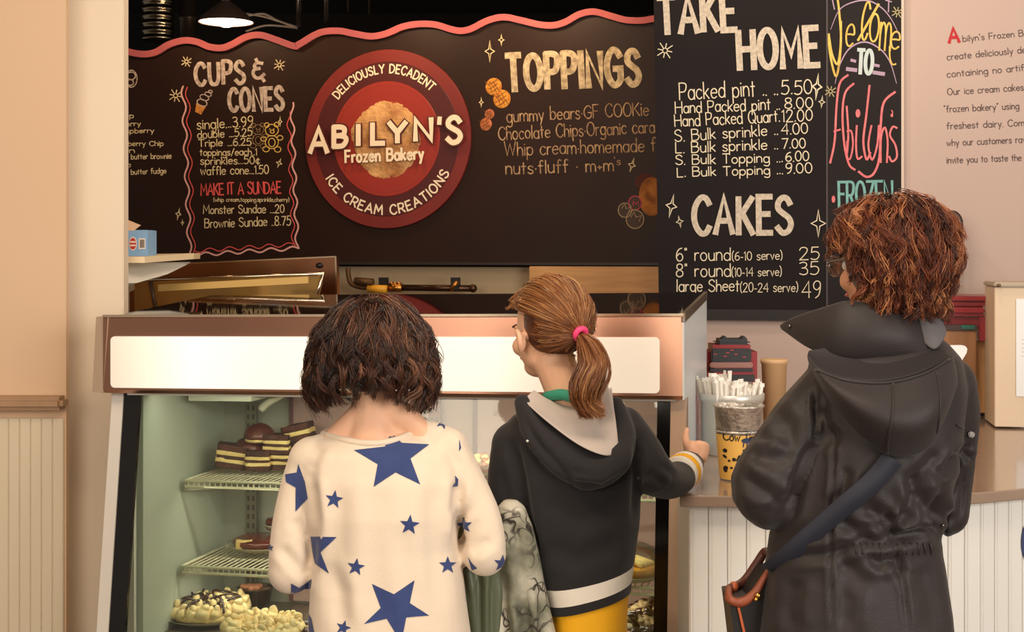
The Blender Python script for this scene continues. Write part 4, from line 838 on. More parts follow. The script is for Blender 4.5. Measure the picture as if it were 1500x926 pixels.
for k in range(80):
    a = rr.uniform(0, 6.28); q = r_*.84*math.sqrt(rr.random()); base = b_+Vector((q*math.cos(a), q*math.sin(a), h_*.55)); lean = Vector((math.cos(a)*q/r_*.25+rr.uniform(-.08, .08), math.sin(a)*q/r_*.2+rr.uniform(-.1, .1), 1)).normalized()
    ln = rr.uniform(.095, .118) if base.x < b_.x-.01 else rr.uniform(.075, .105)
    tip = base+lean*(ln*(1.0 if rr.random() < .85 else 1.1)); d0 = lean.cross(Vector((0, 1, 0))).normalized()
    s = MB(); s.tube([base, tip], .0056, 6); s.box(tip+lean*.003, (.015, .004, .010), Matrix.Rotation(rr.uniform(0, 3), 3, 'Z'))
    o = s.build('straw', M_str, None); tag(o, 'white paper-wrapped straw standing in the steel canister', 'straw', 'straws in the steel canister')
# galvanised bucket with a yellow cow wrap
b_, Yb = foot(1082, 702); rt, rb_ = 37*Yb/F, 27*Yb/F; hb = P(0, 593, Yb).z-ZC
bk = empty('tip_bucket', b_, 'galvanised bucket with a yellow black-spotted wrap, in front of the straw canister', 'bucket')
M_galv = mat('galvanised_steel', (224, 216, 204), .28, .65, c2=(170, 162, 152), nscale=40, bump=1, bscale=110)
MB().lathe([(rb_*.95, 0), (rb_, .002), (rt*.96, hb*.97), (rt*1.02, hb*.98), (rt*1.02, hb), (rt*.96, hb*1.0), (rb_*.93, .01), (.001, .008)], b_, 48, cap=False).build('pail', M_galv, bk, smooth=True)
def rad_at(z): return rb_+(rt*.96-rb_)*z/hb
zl, zh = .004, hb*.62
MB().lathe([(rad_at(zl)+.0012, zl), (rad_at(zh)+.0012, zh)], b_, 48, cap=False).build('yellow_wrap', mat('yellow_wrap', (226, 176, 84), .6), bk, smooth=True)
MB().lathe([(rad_at(zh+.005)+.002, zh+.004), (rad_at(zh+.005)+.004, zh+.0065), (rad_at(zh+.005)+.002, zh+.009)], b_, 48, cap=False).build('bead', M_galv, bk, smooth=True)
def cyl(off=.002):                   # bucket-zoom pixels (772 wide view at 1000,460) to the bucket's curved front
    def f(x, y):
        X, Y_ = 1000+x/3.86, 460+y/3.86; z = P(X, Y_, Yb).z-ZC; rr_ = rad_at(z)+off; dx = (X-1082)*Yb/F; s = max(-.98, min(.98, dx/rr_)); a = math.asin(s)
        return b_+Vector((rr_*math.sin(a), -rr_*math.cos(a), z))
    return f
mb = MB(); text(mb, 'Cow Tipping', (216, 700), (470, 712), 46, 6.5, cyl(), 12)
for q in ([(262, 666), (290, 656), (350, 652)], ): ribbon(mb, smooth_pl(q), 8, cyl())
rr = random.Random(12)
for k in range(26):
    x, y = rr.uniform(225, 430), rr.uniform(755, 900); fill(mb, circ(x, y, rr.uniform(6, 15), rr.uniform(5, 12), 10, rr.uniform(0, 3)), cyl())
mb.build('black_lettering', mat('bucket_print', (24, 20, 20), .6), bk)
mb = MB(); f_ = cyl(.0025)
fill(mb, circ(345, 700, 34, 15, 14, -.05), f_); fill(mb, circ(385, 690, 12, 11, 10), f_)
for x in (325, 345, 365): ribbon(mb, [(x, 705), (x-2, 735)], 7, f_)
mb.build('cow_print', mat('navy_cow', (38, 52, 86), .6), bk)
# red drinks machine
M_redp = mat('red_enamel', (146, 26, 30), .3, coat=.4); M_blkp = mat('black_plastic', (22, 18, 18), .35)
b_, Ym = foot(1082, 640); r = empty('red_machine', b_, 'red and black countertop mixer base behind the straws', 'appliance')
def rbx(x0, y0, x1, y1, dY, th, m, nm, bev=.008):
    Y = Ym+dY; a, b = P(x0, y1, Y), P(x1, y0, Y); return MB().box(((a.x+b.x)/2, Y+th/2, (a.z+b.z)/2), (b.x-a.x, th, b.z-a.z), bev=bev).build(nm, m, r, auto=True)
rbx(1036, 506, 1111, 640, 0, .15, M_redp, 'housing', .02); rbx(1042, 511, 1101, 531, -.006, .02, M_blkp, 'display', .004); rbx(1040, 531, 1103, 539, -.008, .02, mat('pink_chrome', (186, 140, 130), .2, .8), 'chrome_band', .003)
rbx(1040, 540, 1103, 545, -.006, .02, M_blkp, 'control_strip', .002); rbx(1044, 560, 1104, 566, -.008, .02, mat('grey_chrome', (160, 140, 130), .2, .8), 'chrome_band', .003); rbx(1044, 549, 1106, 559, -.006, .02, M_blkp, 'lower_strip', .003)
rbx(1050, 497, 1100, 507, .03, .09, M_blkp, 'jar_base', .012)
for x in (1062, 1090): rbx(x-4, 493, x+4, 499, .04, .05, M_blkp, 'lug', .004)
mb = MB()
for x, y in ((1066, 517), (1072, 513), (1062, 522), (1078, 519), (1048, 519), (1090, 523)): mb.box(P(x, y, Ym-.0075), (.010, .001, .003))
mb.build('display_marks', mat('display_glow', (170, 50, 60), .5), r)
b_, Yt = foot(1134, 628); r = empty('cream_tub', b_, 'cream plastic tub beside the red machine, half behind the woman', 'tub')
rr_ = 19*Yt/F; hh_ = P(0, 526, Yt).z-ZC
MB().lathe([(rr_*.8, 0), (rr_*.97, hh_*.93), (rr_*1.05, hh_*.94), (rr_*1.05, hh_), (rr_*.9, hh_), (.001, hh_*.99)], b_, 36).build('tub_body', mat('cream_plastic', (216, 178, 132), .5), r, smooth=True)
# black speaker, red moulding, wooden box, cream cabinet with sheet
S_ = Wall(1395, 4.80, 18)
mb = MB(); pts = [(1395+16*math.cos(a)*(1 if a < 0 else 1), 328+20*-math.sin(a)) for a in [math.pi*k/12 for k in range(13)]]+[(1379, 402), (1411, 402)]
mb.prism([S_.px(x, y) for x, y in pts], -S_.n*.09); o = mb.build('wall_speaker', mat('black_speaker', (34, 30, 32), .5), None); tag(o, 'black rounded speaker on the right wall, behind the woman\'s hair', 'speaker')
bv = o.modifiers.new('b', 'BEVEL'); bv.width = .012; bv.segments = 3
C = Wall(1400, 4.66, 16); M_rm = mat('dark_red_paint', (140, 20, 28), .35, coat=.2)
r = empty('red_cabinet_top', C.px(1400, 500), 'dark red moulded wooden hood above the brown box, behind the woman', 'cabinet')
mb = MB(); C.slab(mb, 1340, 433, 1453, 441, .25, .03, .003); mb.build('cap_rail', M_rm, r)
mb = MB(); C.slab(mb, 1340, 441, 1449, 449, .23, .018, .004); mb.build('cove_upper', M_rm, r)
mb = MB(); C.slab(mb, 1340, 449, 1446, 463, .22, .035, .012); mb.build('cove_lower', M_rm, r)
mb = MB(); C.slab(mb, 1434, 463, 1448, 500, .2, .02, .003); mb.build('side_jamb', M_rm, r)
mb = MB(); C.slab(mb, 1340, 463, 1440, 482, .02, 0); mb.build('fascia', M_rm, r)
D = Wall(1420, 4.60, 16)
mb = MB(); D.slab(mb, 1340, 484, 1430, 603, .04, 0, .003); r = empty('wooden_box', D.px(1400, 603), 'brown wooden box with a green sticker, under the red moulding', 'box'); mb.build('box_body', mat('brown_wood', (150, 104, 62), .45, c2=(134, 90, 54), nscale=5, stretch=(8, 8, 1)), r)
mb = MB(); D.slab(mb, 1340, 475, 1432, 485, .04, .004, .002); mb.build('dark_lid', mat('dark_lid', (62, 44, 38), .4), r)
mb = MB(); D.slab(mb, 1408, 476, 1428, 482, .002, .0065); mb.build('green_sticker', mat('green_sticker', (20, 92, 74), .5), r)
mb = MB(); C.slab(mb, 1428, 501, 1454, 606, .06, -.02); o = mb.build('plywood_sheet', mat('yellow_wood', (186, 140, 88), .5, c2=(170, 126, 76), nscale=4, stretch=(6, 6, 1)), None); tag(o, 'upright yellowish plywood sheet left of the cream cabinet', 'panel')
b_, Yk = foot(1438, 606); r = empty('black_appliance', b_, 'black appliance with a ribbed knob, left of the cream cabinet on the counter', 'appliance')
mb = MB().box(b_+Vector((0, .0, .05)), (.10, .09, .10), bev=.02); mb.build('housing', M_blkp, r, auto=True)
MB().lathe([(.025, 0), (.03, .004), (.03, .02), (.022, .026)], b_+Vector((.012, -.045, .06)), 20, Matrix.Rotation(math.pi/2, 3, 'X')).build('knob', mat('shiny_black', (40, 34, 34), .2), r, smooth=True)
MB().box(b_+Vector((0, -.046, .012)), (.09, .006, .018), bev=.002).build('grille', mat('grey_grille', (90, 80, 72), .4), r)
mb = MB(); E = Wall(1480, 4.42, 10); r = empty('cream_cabinet', E.px(1480, 604), 'cream counter cabinet with a white sheet on its front, at the right edge', 'cabinet')
E.slab(mb, 1457, 421, 1600, 628, .20, 0, .002); mb.build('cabinet_body', mat('cream_metal', (214, 192, 164), .4, c2=(222, 198, 170), nscale=3), r)
mb = MB(); E.slab(mb, 1455, 413.5, 1602, 421, .22, .012, .004); mb.build('lid', mat('grey_cream_lid', (178, 162, 140), .4), r)
mb = MB(); E.slab(mb, 1488, 438, 1560, 582, .003, .004, .001); sh_ = mb.build('paper_sheet', mat('white_sheet', (236, 236, 234), .6), r)
mb = MB()
for k in range(5): E.slab(mb, 1496, 497+k*6, 1550, 498.4+k*6, .0006, .0048)
mb.build('printed_line', mat('faint_print', (196, 194, 190), .7), sh_)
MB().sph(E.px(1462, 418, .016), .006).build('screw', mat('screw_brown', (120, 90, 66), .4, .6), r, smooth=True)
# white till screen
T = Wall(1396, 3.75, 10)
r = empty('till_screen', T.px(1395, 640), 'white till screen with a rounded corner, behind the woman\'s shoulder', 'till')
qq = [(1320, 507), (1409, 506), (1414, 507), (1417, 511), (1416, 517), (1402, 540), (1398, 560), (1320, 570)]
MB().prism([T.px(x, y) for x, y in qq], -T.n*.018).build('screen_back', mat('white_plastic', (238, 236, 234), .35), r)
fb = T.px(1360, 560); MB().tube([fb+Vector((0, .02, .0)), Vector((fb.x, fb.y+.05, ZC+.01))], .02, 12).lathe([(.07, 0), (.07, .01), (.001, .012)], Vector((fb.x, fb.y+.05, ZC)), 24).build('stand', MATS['white_plastic'], r, smooth=True)
# ================================================================== people
def hair_mesh(paths, r0, r1, tint, cap=None):
    """paths (N,K,3) -> three-sided strands; tint (N,) stored per strand"""
    N_, K_, _ = paths.shape; d = np.gradient(paths, axis=1); d /= np.linalg.norm(d, axis=2, keepdims=True)+1e-9
    up = np.where(np.abs(d[..., 1:2]) < .9, np.array([0, 1., 0]), np.array([1., 0, 0])); a = np.cross(d, up); a /= np.linalg.norm(a, axis=2, keepdims=True)+1e-9; b = np.cross(d, a)
    r = (r0+(r1-r0)*np.linspace(0, 1, K_)**2)[None, :, None]; vs = []
    for k in range(3):
        t = 2*math.pi*k/3; vs.append(paths+(a*math.cos(t)+b*math.sin(t))*r)
    V = np.stack(vs, 2).reshape(-1, 3)
    base = (np.arange(N_)[:, None, None]*K_+np.arange(K_-1)[None, :, None])*3; k = np.arange(3)[None, None, :]; k2 = (k+1) % 3
    Fq = np.stack([base+k, base+k2, base+3+k2, base+3+k], -1).reshape(-1, 4); tv = np.repeat(tint, K_*3)
    if cap:
        n0 = len(V); cv = np.array([tuple(v) for v in cap.v]); V = np.vstack([V, cv]); Fq = np.vstack([Fq, np.array([f for f in cap.f if len(f) == 4])+n0]); tv = np.concatenate([tv, np.full(len(cv), .05)])
    me = bpy.data.meshes.new('hair'); me.vertices.add(len(V)); me.vertices.foreach_set('co', V.astype(np.float32).ravel())
    me.loops.add(len(Fq)*4); me.loops.foreach_set('vertex_index', Fq.astype(np.int32).ravel()); me.polygons.add(len(Fq))
    me.polygons.foreach_set('loop_start', np.arange(0, len(Fq)*4, 4, dtype=np.int32)); me.polygons.foreach_set('use_smooth', np.ones(len(Fq), bool)); me.update(calc_edges=True)
    at = me.attributes.new('tint', 'FLOAT', 'POINT'); at.data.foreach_set('value', tv.astype(np.float32)); return me
def hair_mat(name, cols, rough=.42, spec=.35):
    m = bpy.data.materials.new(name); m.use_nodes = True; N = m.node_tree.nodes; L = m.node_tree.links; b = N['Principled BSDF']
    b.inputs['Roughness'].default_value = rough; b.inputs['Specular IOR Level'].default_value = spec
    at = N.new('ShaderNodeAttribute'); at.attribute_name = 'tint'; cr = N.new('ShaderNodeValToRGB'); e = cr.color_ramp.elements
    e[0].color = lin(cols[0]); e[1].color = lin(cols[-1])
    for i, c in enumerate(cols[1:-1]):
        q = e.new((i+1)/(len(cols)-1)); q.color = lin(c)
    L.new(at.outputs['Fac'], cr.inputs[0]); L.new(cr.outputs[0], b.inputs['Base Color']); return m
def ell_point(c, rad, a, az, M):
    x = rad[0]*np.sin(a)*np.cos(az); y = rad[1]*np.sin(a)*np.sin(az); z = rad[2]*np.cos(a)
    return np.array(c)+np.stack([x, y, z], -1) @ np.array(M).T
def flow_hair(c, rad, yaw, ncl, per, K_, length, fall, wave, wl, spread, lift, seed, face=60, amax=2.7, curl=0., bulge=0., crown=(0, 0), tipcl=.35, flip=0.):
    """clumps that start all over the scalp, run down it and then fall; az 90 deg = the way the face looks"""
    R_ = np.random.default_rng(seed); M = Matrix.Rotation(yaw, 3, 'Z') @ Matrix.Rotation(crown[0], 3, 'X') @ Matrix.Rotation(crown[1], 3, 'Y'); out = []; tint = []
    for i in range(ncl):
        while True:
            az = R_.uniform(0, 2*math.pi); a0 = math.acos(1-R_.uniform(0, 1)**.9*(1-math.cos(amax-.55))); df = abs((az-math.pi/2+math.pi) % (2*math.pi)-math.pi)
            if not (df < math.radians(face) and a0 > .95): break
        L = length(az, a0, R_); s = np.linspace(0, 1, K_)*L; Rm = (rad[0]+rad[2])/2; a = a0+s/Rm*.98; az_ = az+np.zeros(K_)+R_.normal(0, .10)*np.linspace(0, 1, K_)
        if df < math.radians(face+25): az_ = az_+np.sign(((az-math.pi/2+math.pi) % (2*math.pi))-math.pi)*np.clip((a-.6), 0, 1)*.9
        af = fall; ac = np.minimum(a, af); lf = 1+lift*np.sin(np.clip(s/L, 0, 1)*math.pi*.6)+R_.uniform(-.03, .05)
        p = ell_point((0, 0, 0), rad, ac, az_, M)*lf[:, None]; p[:, 2] -= np.clip(a-af, 0, 9)*Rm
        out_d = p.copy(); out_d[:, 2] = 0; n_ = np.linalg.norm(out_d, axis=1, keepdims=True)+1e-6; out_d /= n_; tan = np.stack([-out_d[:, 1], out_d[:, 0], np.zeros(K_)], -1)
        p += out_d*(bulge*np.clip(a-1.0, 0, 1.2)[:, None])-out_d*(curl*np.clip((s/L-.7)/.3, 0, 1)[:, None]**2)+out_d*(flip*R_.uniform(.2, 1)*np.clip((s/L-.72)/.28, 0, 1)[:, None]**2)
        ph = R_.uniform(0, 6.28); ph2 = R_.uniform(0, 6.28); w_ = wave*R_.uniform(.4, 1.3); rmp = np.clip(s/.05, 0, 1); wv_ = wl*R_.uniform(.8, 1.3)
        p += tan*(w_*rmp*np.sin(2*math.pi*s/wv_+ph))[:, None]+out_d*(w_*.8*rmp*np.sin(2*math.pi*s/wv_+ph2))[:, None]
        off = R_.normal(0, spread, (per, 1, 3)); tt = np.linspace(0, 1, K_)[None, :, None]; jit_ = R_.normal(0, 1, (per, 1, 3))*spread*.8*np.sin(tt*9+R_.uniform(0, 6, (per, 1, 1)))
        q = p[None]+off*(1-(1-tipcl)*tt)+jit_*tt; q += np.array(c); ln = R_.uniform(.82, 1, (per, 1, 1))
        out.append(q); tint.append(np.clip(R_.normal(.42, .26)+R_.normal(0, .14, per), 0, 1))
    return np.concatenate(out), np.concatenate(tint)
def head(mb, c, yaw, s=1.0, pitch=0, roll=0, ears=True):
    M = Matrix.Rotation(yaw, 3, 'Z') @ Matrix.Rotation(pitch, 3, 'X') @ Matrix.Rotation(roll, 3, 'Y'); c = Vector(c)
    def T(x, y, z): return c+M @ (Vector((x, y, z))*s)
    def e(x, y, z, a, b, d, R_=None): mb.sph(T(x, y, z), (a*s, b*s, d*s), M @ R_ if R_ else M)
    e(0, -.012, .030, .073, .093, .085); e(0, .030, -.020, .060, .060, .080); e(0, .045, -.078, .038, .040, .028); e(0, .020, -.062, .052, .052, .034)
    e(0, .078, .018, .046, .016, .012)                     # brow
    mb.tube([T(0, .082, .008), T(0, .096, -.012), T(0, .106, -.028)], [.008*s, .010*s, .013*s], 10, 2); mb.sph(T(0, .102, -.030), .012*s)
    for k in (-1, 1): e(k*.011, .094, -.033, .009, .009, .008); e(k*.036, .064, -.028, .024, .022, .024)
    e(0, .088, -.053, .022, .010, .006); e(0, .086, -.062, .019, .010, .007)
    if ears:
        for k in (-1, 1):
            q = [T(k*.072, .006, -.044), T(k*.082, -.006, -.030), T(k*.087, -.012, -.006), T(k*.083, .002, .006), T(k*.075, .012, -.004)]
            mb.tube([p+(M @ Vector((k*.006, 0, 0))) for p in q], [.0065*s, .008*s, .0075*s, .007*s, .006*s], 8, 3); e(k*.077, .003, -.019, .009, .015, .023)
    return M, T
def face_parts(T, M, s, parent, iris=(84, 60, 44)):
    for k in (-1, 1):
        e = MB().sph(T(k*.030, .0755, .002), (.0118*s,)*3, M).build('eye', mat('eye_white', (232, 226, 220), .2), parent, smooth=True)
        MB().sph(T(k*.030, .0842, .002), (.0058*s, .0036*s, .0058*s), M).build('iris', mat('iris_%d' % iris[0], iris, .15), e, smooth=True)
        MB().tube([T(k*.014, .090, .020), T(k*.030, .089, .025), T(k*.048, .078, .020)], .0028*s, 6, 3).build('eyebrow', mat('eyebrow_%d' % iris[0], (78, 50, 34), .8), parent, smooth=True)
    MB().tube([T(-.022, .090, -.056), T(0, .0985, -.0545), T(.022, .090, -.056)], [.003*s, .0055*s, .003*s], 8, 3).build('lips', mat('lips', (188, 108, 98), .45), parent, smooth=True)
M_skin = mat('fair_skin', (232, 184, 150), .5, c2=(228, 174, 142), nscale=12, spec=.3); M_skin2 = mat('warm_skin', (222, 162, 124), .5, c2=(214, 150, 114), nscale=12, spec=.3)
for m_ in (M_skin, M_skin2):
    b = m_.node_tree.nodes['Principled BSDF']; b.inputs['Subsurface Weight'].default_value = .12; b.inputs['Subsurface Radius'].default_value = (.012, .005, .003)
def bvh(me):
    v = [tuple(p) for p in get_v(me)]; return BVHTree.FromPolygons(v, [tuple(p.vertices) for p in me.polygons])
def stick(tree, x, y, off=.0012, Y0=None):   # the surface point the camera's line through (x, y) meets
    o = Vector((0, 0, CZ)); d = (P(x, y, 3)-o).normalized(); h = tree.ray_cast(o, d)
    return (h[0]+h[1]*off*(1 if h[1].dot(d) < 0 else -1)) if h[0] else None
def decal(tree, poly, off=.0012, levels=7, dens=6):
    b = []
    for i in range(len(poly)):
        p, q = poly[i], poly[(i+1) % len(poly)]
        for k in range(dens): b.append((p[0]+(q[0]-p[0])*k/dens, p[1]+(q[1]-p[1])*k/dens))
    cx_ = sum(p[0] for p in poly)/len(poly); cy_ = sum(p[1] for p in poly)/len(poly); mb = MB(); ok = []
    for l in range(levels+1):
        for p in b:
            t = max(l/levels, .001); q = stick(tree, cx_+(p[0]-cx_)*t, cy_+(p[1]-cy_)*t, off); ok.append(q is not None); mb.v.append(tuple(q) if q else (0, 0, 0))
    n = len(b)
    for l in range(levels):
        for i in range(n):
            k = (i+1) % n; f = (l*n+i, l*n+k, (l+1)*n+k, (l+1)*n+i)
            if all(ok[j] for j in f) and max((Vector(mb.v[f[a]])-Vector(mb.v[f[(a+1) % 4]])).length for a in range(4)) < .03: mb.f.append(f)
    return mb
def starpoly(cx_, cy_, R_, rot=0, k=.42):
    return [(cx_+(R_ if i % 2 == 0 else R_*k)*math.sin(math.pi*i/5+rot), cy_-(R_ if i % 2 == 0 else R_*k)*math.cos(math.pi*i/5+rot)) for i in range(10)]
def cut(me, co_, no, keep='+'):
    bm = bmesh.new(); bm.from_mesh(me); g = bm.verts[:]+bm.edges[:]+bm.faces[:]
    bmesh.ops.bisect_plane(bm, geom=g, plane_co=co_, plane_no=no, clear_inner=keep == '+', clear_outer=keep == '-')
    o = bpy.data.meshes.new('part'); bm.to_mesh(o); bm.free(); return o
def patch(A, B_, n=18, m=10, bulge=0., th=.004, sub=1, droop=0.):
    """cloth sheet between two curves of (x px, y px, distance); bulge pushes its middle towards the viewer's side"""
    def cr(pts, k):
        q = [P(*p) for p in pts]; L = [0]
        for i in range(len(q)-1): L.append(L[-1]+(q[i+1]-q[i]).length)
        out = []
        for j in range(k+1):
            t = L[-1]*j/k; i = max(x for x in range(len(L)) if L[x] <= t+1e-9); i = min(i, len(q)-2); u = (t-L[i])/(L[i+1]-L[i]+1e-9)
            a, b, c, d = q[max(i-1, 0)], q[i], q[i+1], q[min(i+2, len(q)-1)]
            out.append(.5*((2*b)+(c-a)*u+(2*a-5*b+4*c-d)*u*u+(3*b-a-3*c+d)*u**3))
        return out
    a, b = cr(A, n), cr(B_, n); vs = []; fs = []
    for j in range(m+1):
        t = j/m
        for i in range(n+1):
            u = i/n; p = a[i].lerp(b[i], t); vs.append(p+Vector((0, -bulge*math.sin(math.pi*t)*math.sin(math.pi*u)**.6, -droop*math.sin(math.pi*t)*math.sin(math.pi*u))))
    for j in range(m):
        for i in range(n): fs.append((j*(n+1)+i, j*(n+1)+i+1, (j+1)*(n+1)+i+1, (j+1)*(n+1)+i))
    return MB().add(vs, fs)
def sheet(mb, name, m, parent, th=.004, sub=1):
    o = mb.build(name, m, parent, smooth=True); s = o.modifiers.new('s', 'SOLIDIFY'); s.thickness = th; s.offset = 0
    if sub: q = o.modifiers.new('q', 'SUBSURF'); q.levels = sub; q.render_levels = sub
    return o
def hand(mb, w, d, up, s=1.0, side=1, bend=.9):
    """palm and five bent fingers: w wrist point, d pointing direction, up = back of the hand, side = thumb side"""
    d = d.normalized(); up = (up-d*up.dot(d)).normalized(); r = d.cross(up)*side
    mb.sph(w+d*.040*s, 1, Matrix((r*.036*s, d*.044*s, up*.014*s)).transposed(), 14, 10)
    for k, (off, ln) in enumerate(((.026, .068), (.009, .076), (-.009, .070), (-.025, .054))):
        p = w+d*.074*s+r*off*s; q = [w+d*.045*s+r*off*.9*s, p]; a = 0; ang = bend*(.45+.1*k)
        for f in (.42, .33, .25):
            a += ang*.75; q.append(q[-1]+(d*math.cos(a)-up*math.sin(a))*ln*f*s)
        mb.tube(q, [.0085*s, .0088*s, .008*s, .0072*s, .006*s], 10, 2); mb.sph(q[-1], .006*s, None, 10, 8)
    q = [w+d*.018*s+r*.026*s, w+d*.042*s+r*.046*s-up*.006*s, w+d*.068*s+r*.052*s-up*.014*s, w+d*.086*s+r*.048*s-up*.022*s]
    mb.tube(q, [.012*s, .0105*s, .009*s, .007*s], 10, 2); mb.sph(q[-1], .007*s, None, 10, 8)
def shoe(name, x, Y, m, parent, s=1.0):
    mb = MB(); mb.sph(Vector((x, Y, .045*s)), (.038*s, .05*s, .045*s)).sph(Vector((x, Y+.09*s, .032*s)), (.040*s, .075*s, .032*s)).box((x, Y+.05*s, .012), (.072*s, .21*s, .024), bev=.01)
    link_mesh(name, mb.remesh(.008, 4), m, parent)

# ------------------------------------------------------------------ child in the starry sweater
p1 = empty('person', Vector((-.265, 2.92, 0)), 'child with dark wavy bobbed hair in a cream sweater with navy stars, seen from behind', 'person', 'customers at the display case')
hc = P(547, 512, 2.96); mb = MB(); Mh, Th = head(mb, hc, .05, .93, -.18)
mb.limb([(547, 560, 2.95, .046), (546, 600, 2.93, .045), (545, 640, 2.92, .052)]); mb.limb([(546, 600, 2.93, .040), (510, 626, 2.92, .028), (478, 650, 2.92, .018)]); mb.limb([(550, 596, 2.93, .040), (592, 612, 2.92, .030), (622, 636, 2.92, .020)])
mb.sph(P(548, 640, 2.93), (.080, .052, .035))
S1 = [(632, 506, 604, 2.935, .045), (642, 462, 640, 2.935, .072), (662, 442, 668, 2.93, .095), (700, 440, 680, 2.92, .108), (750, 450, 674, 2.91, .112), (800, 456, 670, 2.91, .113), (850, 457, 680, 2.91, .118), (926, 452, 690, 2.90, .125), (1010, 446, 700, 2.90, .13)]
mb.loft([(y, a+14, b-14, Y, h-.012) for y, a, b, Y, h in S1])
AL = [(458, 674, 2.93, .050), (436, 730, 2.915, .0415), (425, 790, 2.905, .041), (425, 838, 2.90, .0455)]; AR = [(652, 660, 2.93, .050), (696, 735, 2.915, .0405), (712, 785, 2.905, .040), (710, 812, 2.90, .0455)]
FL = [(425, 838, 2.90, .044), (436, 818, 3.00, .039), (452, 795, 3.10, .031)]; FR = [(710, 812, 2.90, .044), (694, 800, 3.00, .039), (664, 785, 3.09, .031)]
for q in (AL, AR, FL, FR): mb.limb([(x, y, Y, r-.009) for x, y, Y, r in q])
for e, w2, sd in ((FL, (462, 788, 3.16), 1), (FR, (652, 778, 3.14), -1)):
    w = P(*e[-1][:3]); d = (P(*w2)-w).normalized(); mb.limb([e[-1][:3]+(.021,), w2+(.018,)]); hand(mb, P(*w2), d, Vector((0, 0, 1)), .74, sd)
def leg(mb, x, Y, z0, r0, r1, r2): mb.tube([Vector((x, Y, z0)), Vector((x, Y, z0*.62)), Vector((x, Y+.01, z0*.5)), Vector((x, Y, .07))], [r0, r1, r1*.92, r2], 14, 3)
for x in (-.335, -.185): leg(mb, x, 2.90, .60, .062, .048, .034); mb.sph(Vector((x, 2.94, .035)), (.033, .09, .03))
body = link_mesh('body', mb.remesh(.005, 5), M_skin, p1); face_parts(Th, Mh, .93, body)
mb = MB().loft(S1); mb.limb([(488, 646, 2.925, .020), (466, 660, 2.925, .034), (456, 676, 2.925, .048)]); mb.limb([(616, 630, 2.93, .026), (640, 644, 2.93, .036), (654, 662, 2.93, .048)])
for q in (AL, AR, FL, FR): mb.limb(q)
me = mb.remesh(.0055, 7)
folds(me, [([(455, 690), (462, 760), (455, 850)], .010, 9), ([(672, 700), (668, 745), (672, 800)], .010, 9), ([(430, 760), (450, 790)], .004, 9), ([(408, 800), (440, 835), (452, 850)], .006, 9), ([(690, 740), (672, 765), (665, 790)], .006, 8), ([(720, 790), (690, 812)], .005, 9),
 ([(500, 700), (495, 800), (490, 926)], .006, 18), ([(640, 690), (632, 780), (640, 926)], .005, 16), ([(545, 690), (560, 800), (552, 926)], .003, 22), ([(470, 650), (455, 690)], .004, 9), ([(650, 640), (676, 690)], .004, 9), ([(468, 820), (500, 870), (505, 926)], .005, 14), ([(590, 760), (600, 860), (620, 926)], .004, 16)], .0016, 16)
sw = link_mesh('sweater', me, mat('cream_sweater', (224, 206, 184), .85, c2=(219, 200, 178), nscale=5, bump=.25, bscale=500, sheen=.25), p1)
tr = bvh(me); zs = Z(380, 600, 2.839); M_navy = mat('navy_star_print', (40, 56, 106), .85, c2=(46, 62, 112), nscale=30, sheen=.2)
big = [[(548, 97), (592, 140), (706, 146), (628, 205), (668, 312), (566, 262), (475, 322), (492, 228), (393, 170), (522, 155)], [(468, 725), (560, 768), (645, 710), (625, 805), (706, 857), (610, 865), (590, 970), (530, 870), (435, 892), (505, 825)],
 [(163, 226), (190, 300), (202, 370), (150, 424), (152, 325), (112, 302), (108, 270), (156, 262)], [(214, 528), (322, 530), (248, 590), (290, 682), (232, 640), (222, 590)], [(132, 722), (160, 744), (218, 705), (214, 742), (172, 768), (132, 784)],
 [(830, 125), (838, 160), (830, 174)], [(812, 276), (826, 290), (824, 318), (800, 322), (814, 302)], [(206, 850), (218, 870), (230, 930), (206, 930)], [(856, 760), (868, 770), (870, 800), (858, 795)], [(655, 30), (676, 42), (660, 46)], [(868, 612), (886, 640), (906, 660), (884, 668)]]
for pl_ in big:
    q = [zs(*p) for p in pl_]; m_ = decal(tr, q)
    if m_.f: m_.build('star_print', M_navy, sw, smooth=True)
for x, y, r, rot in ((311, 374, 40, .15), (624, 480, 43, .1), (402, 655, 38, .15), (782, 648, 38, .0), (852, 482, 35, -.1), (1008, 640, 36, .1), (762, 55, 30, .35), (350, 908, 33, .3), (46, 575, 16, 0)):
    X, Y_ = zs(x, y); m_ = decal(tr, starpoly(X, Y_, r/2.839, rot))
    if m_.f: m_.build('star_print', M_navy, sw, smooth=True)
NK = [(472, 630), (500, 642), (545, 648), (590, 640), (622, 612)]
def rimtube(tree, pts, r, off, name, m, parent, n=8):
    q = []
    for x, y in smooth_pl(pts, 5):
        h = stick(tree, x, y, off)
        if h and (not q or (h-q[-1]).length < .06): q.append(h)
    if len(q) > 2: return MB().tube(q, r, n).build(name, m, parent, smooth=True)
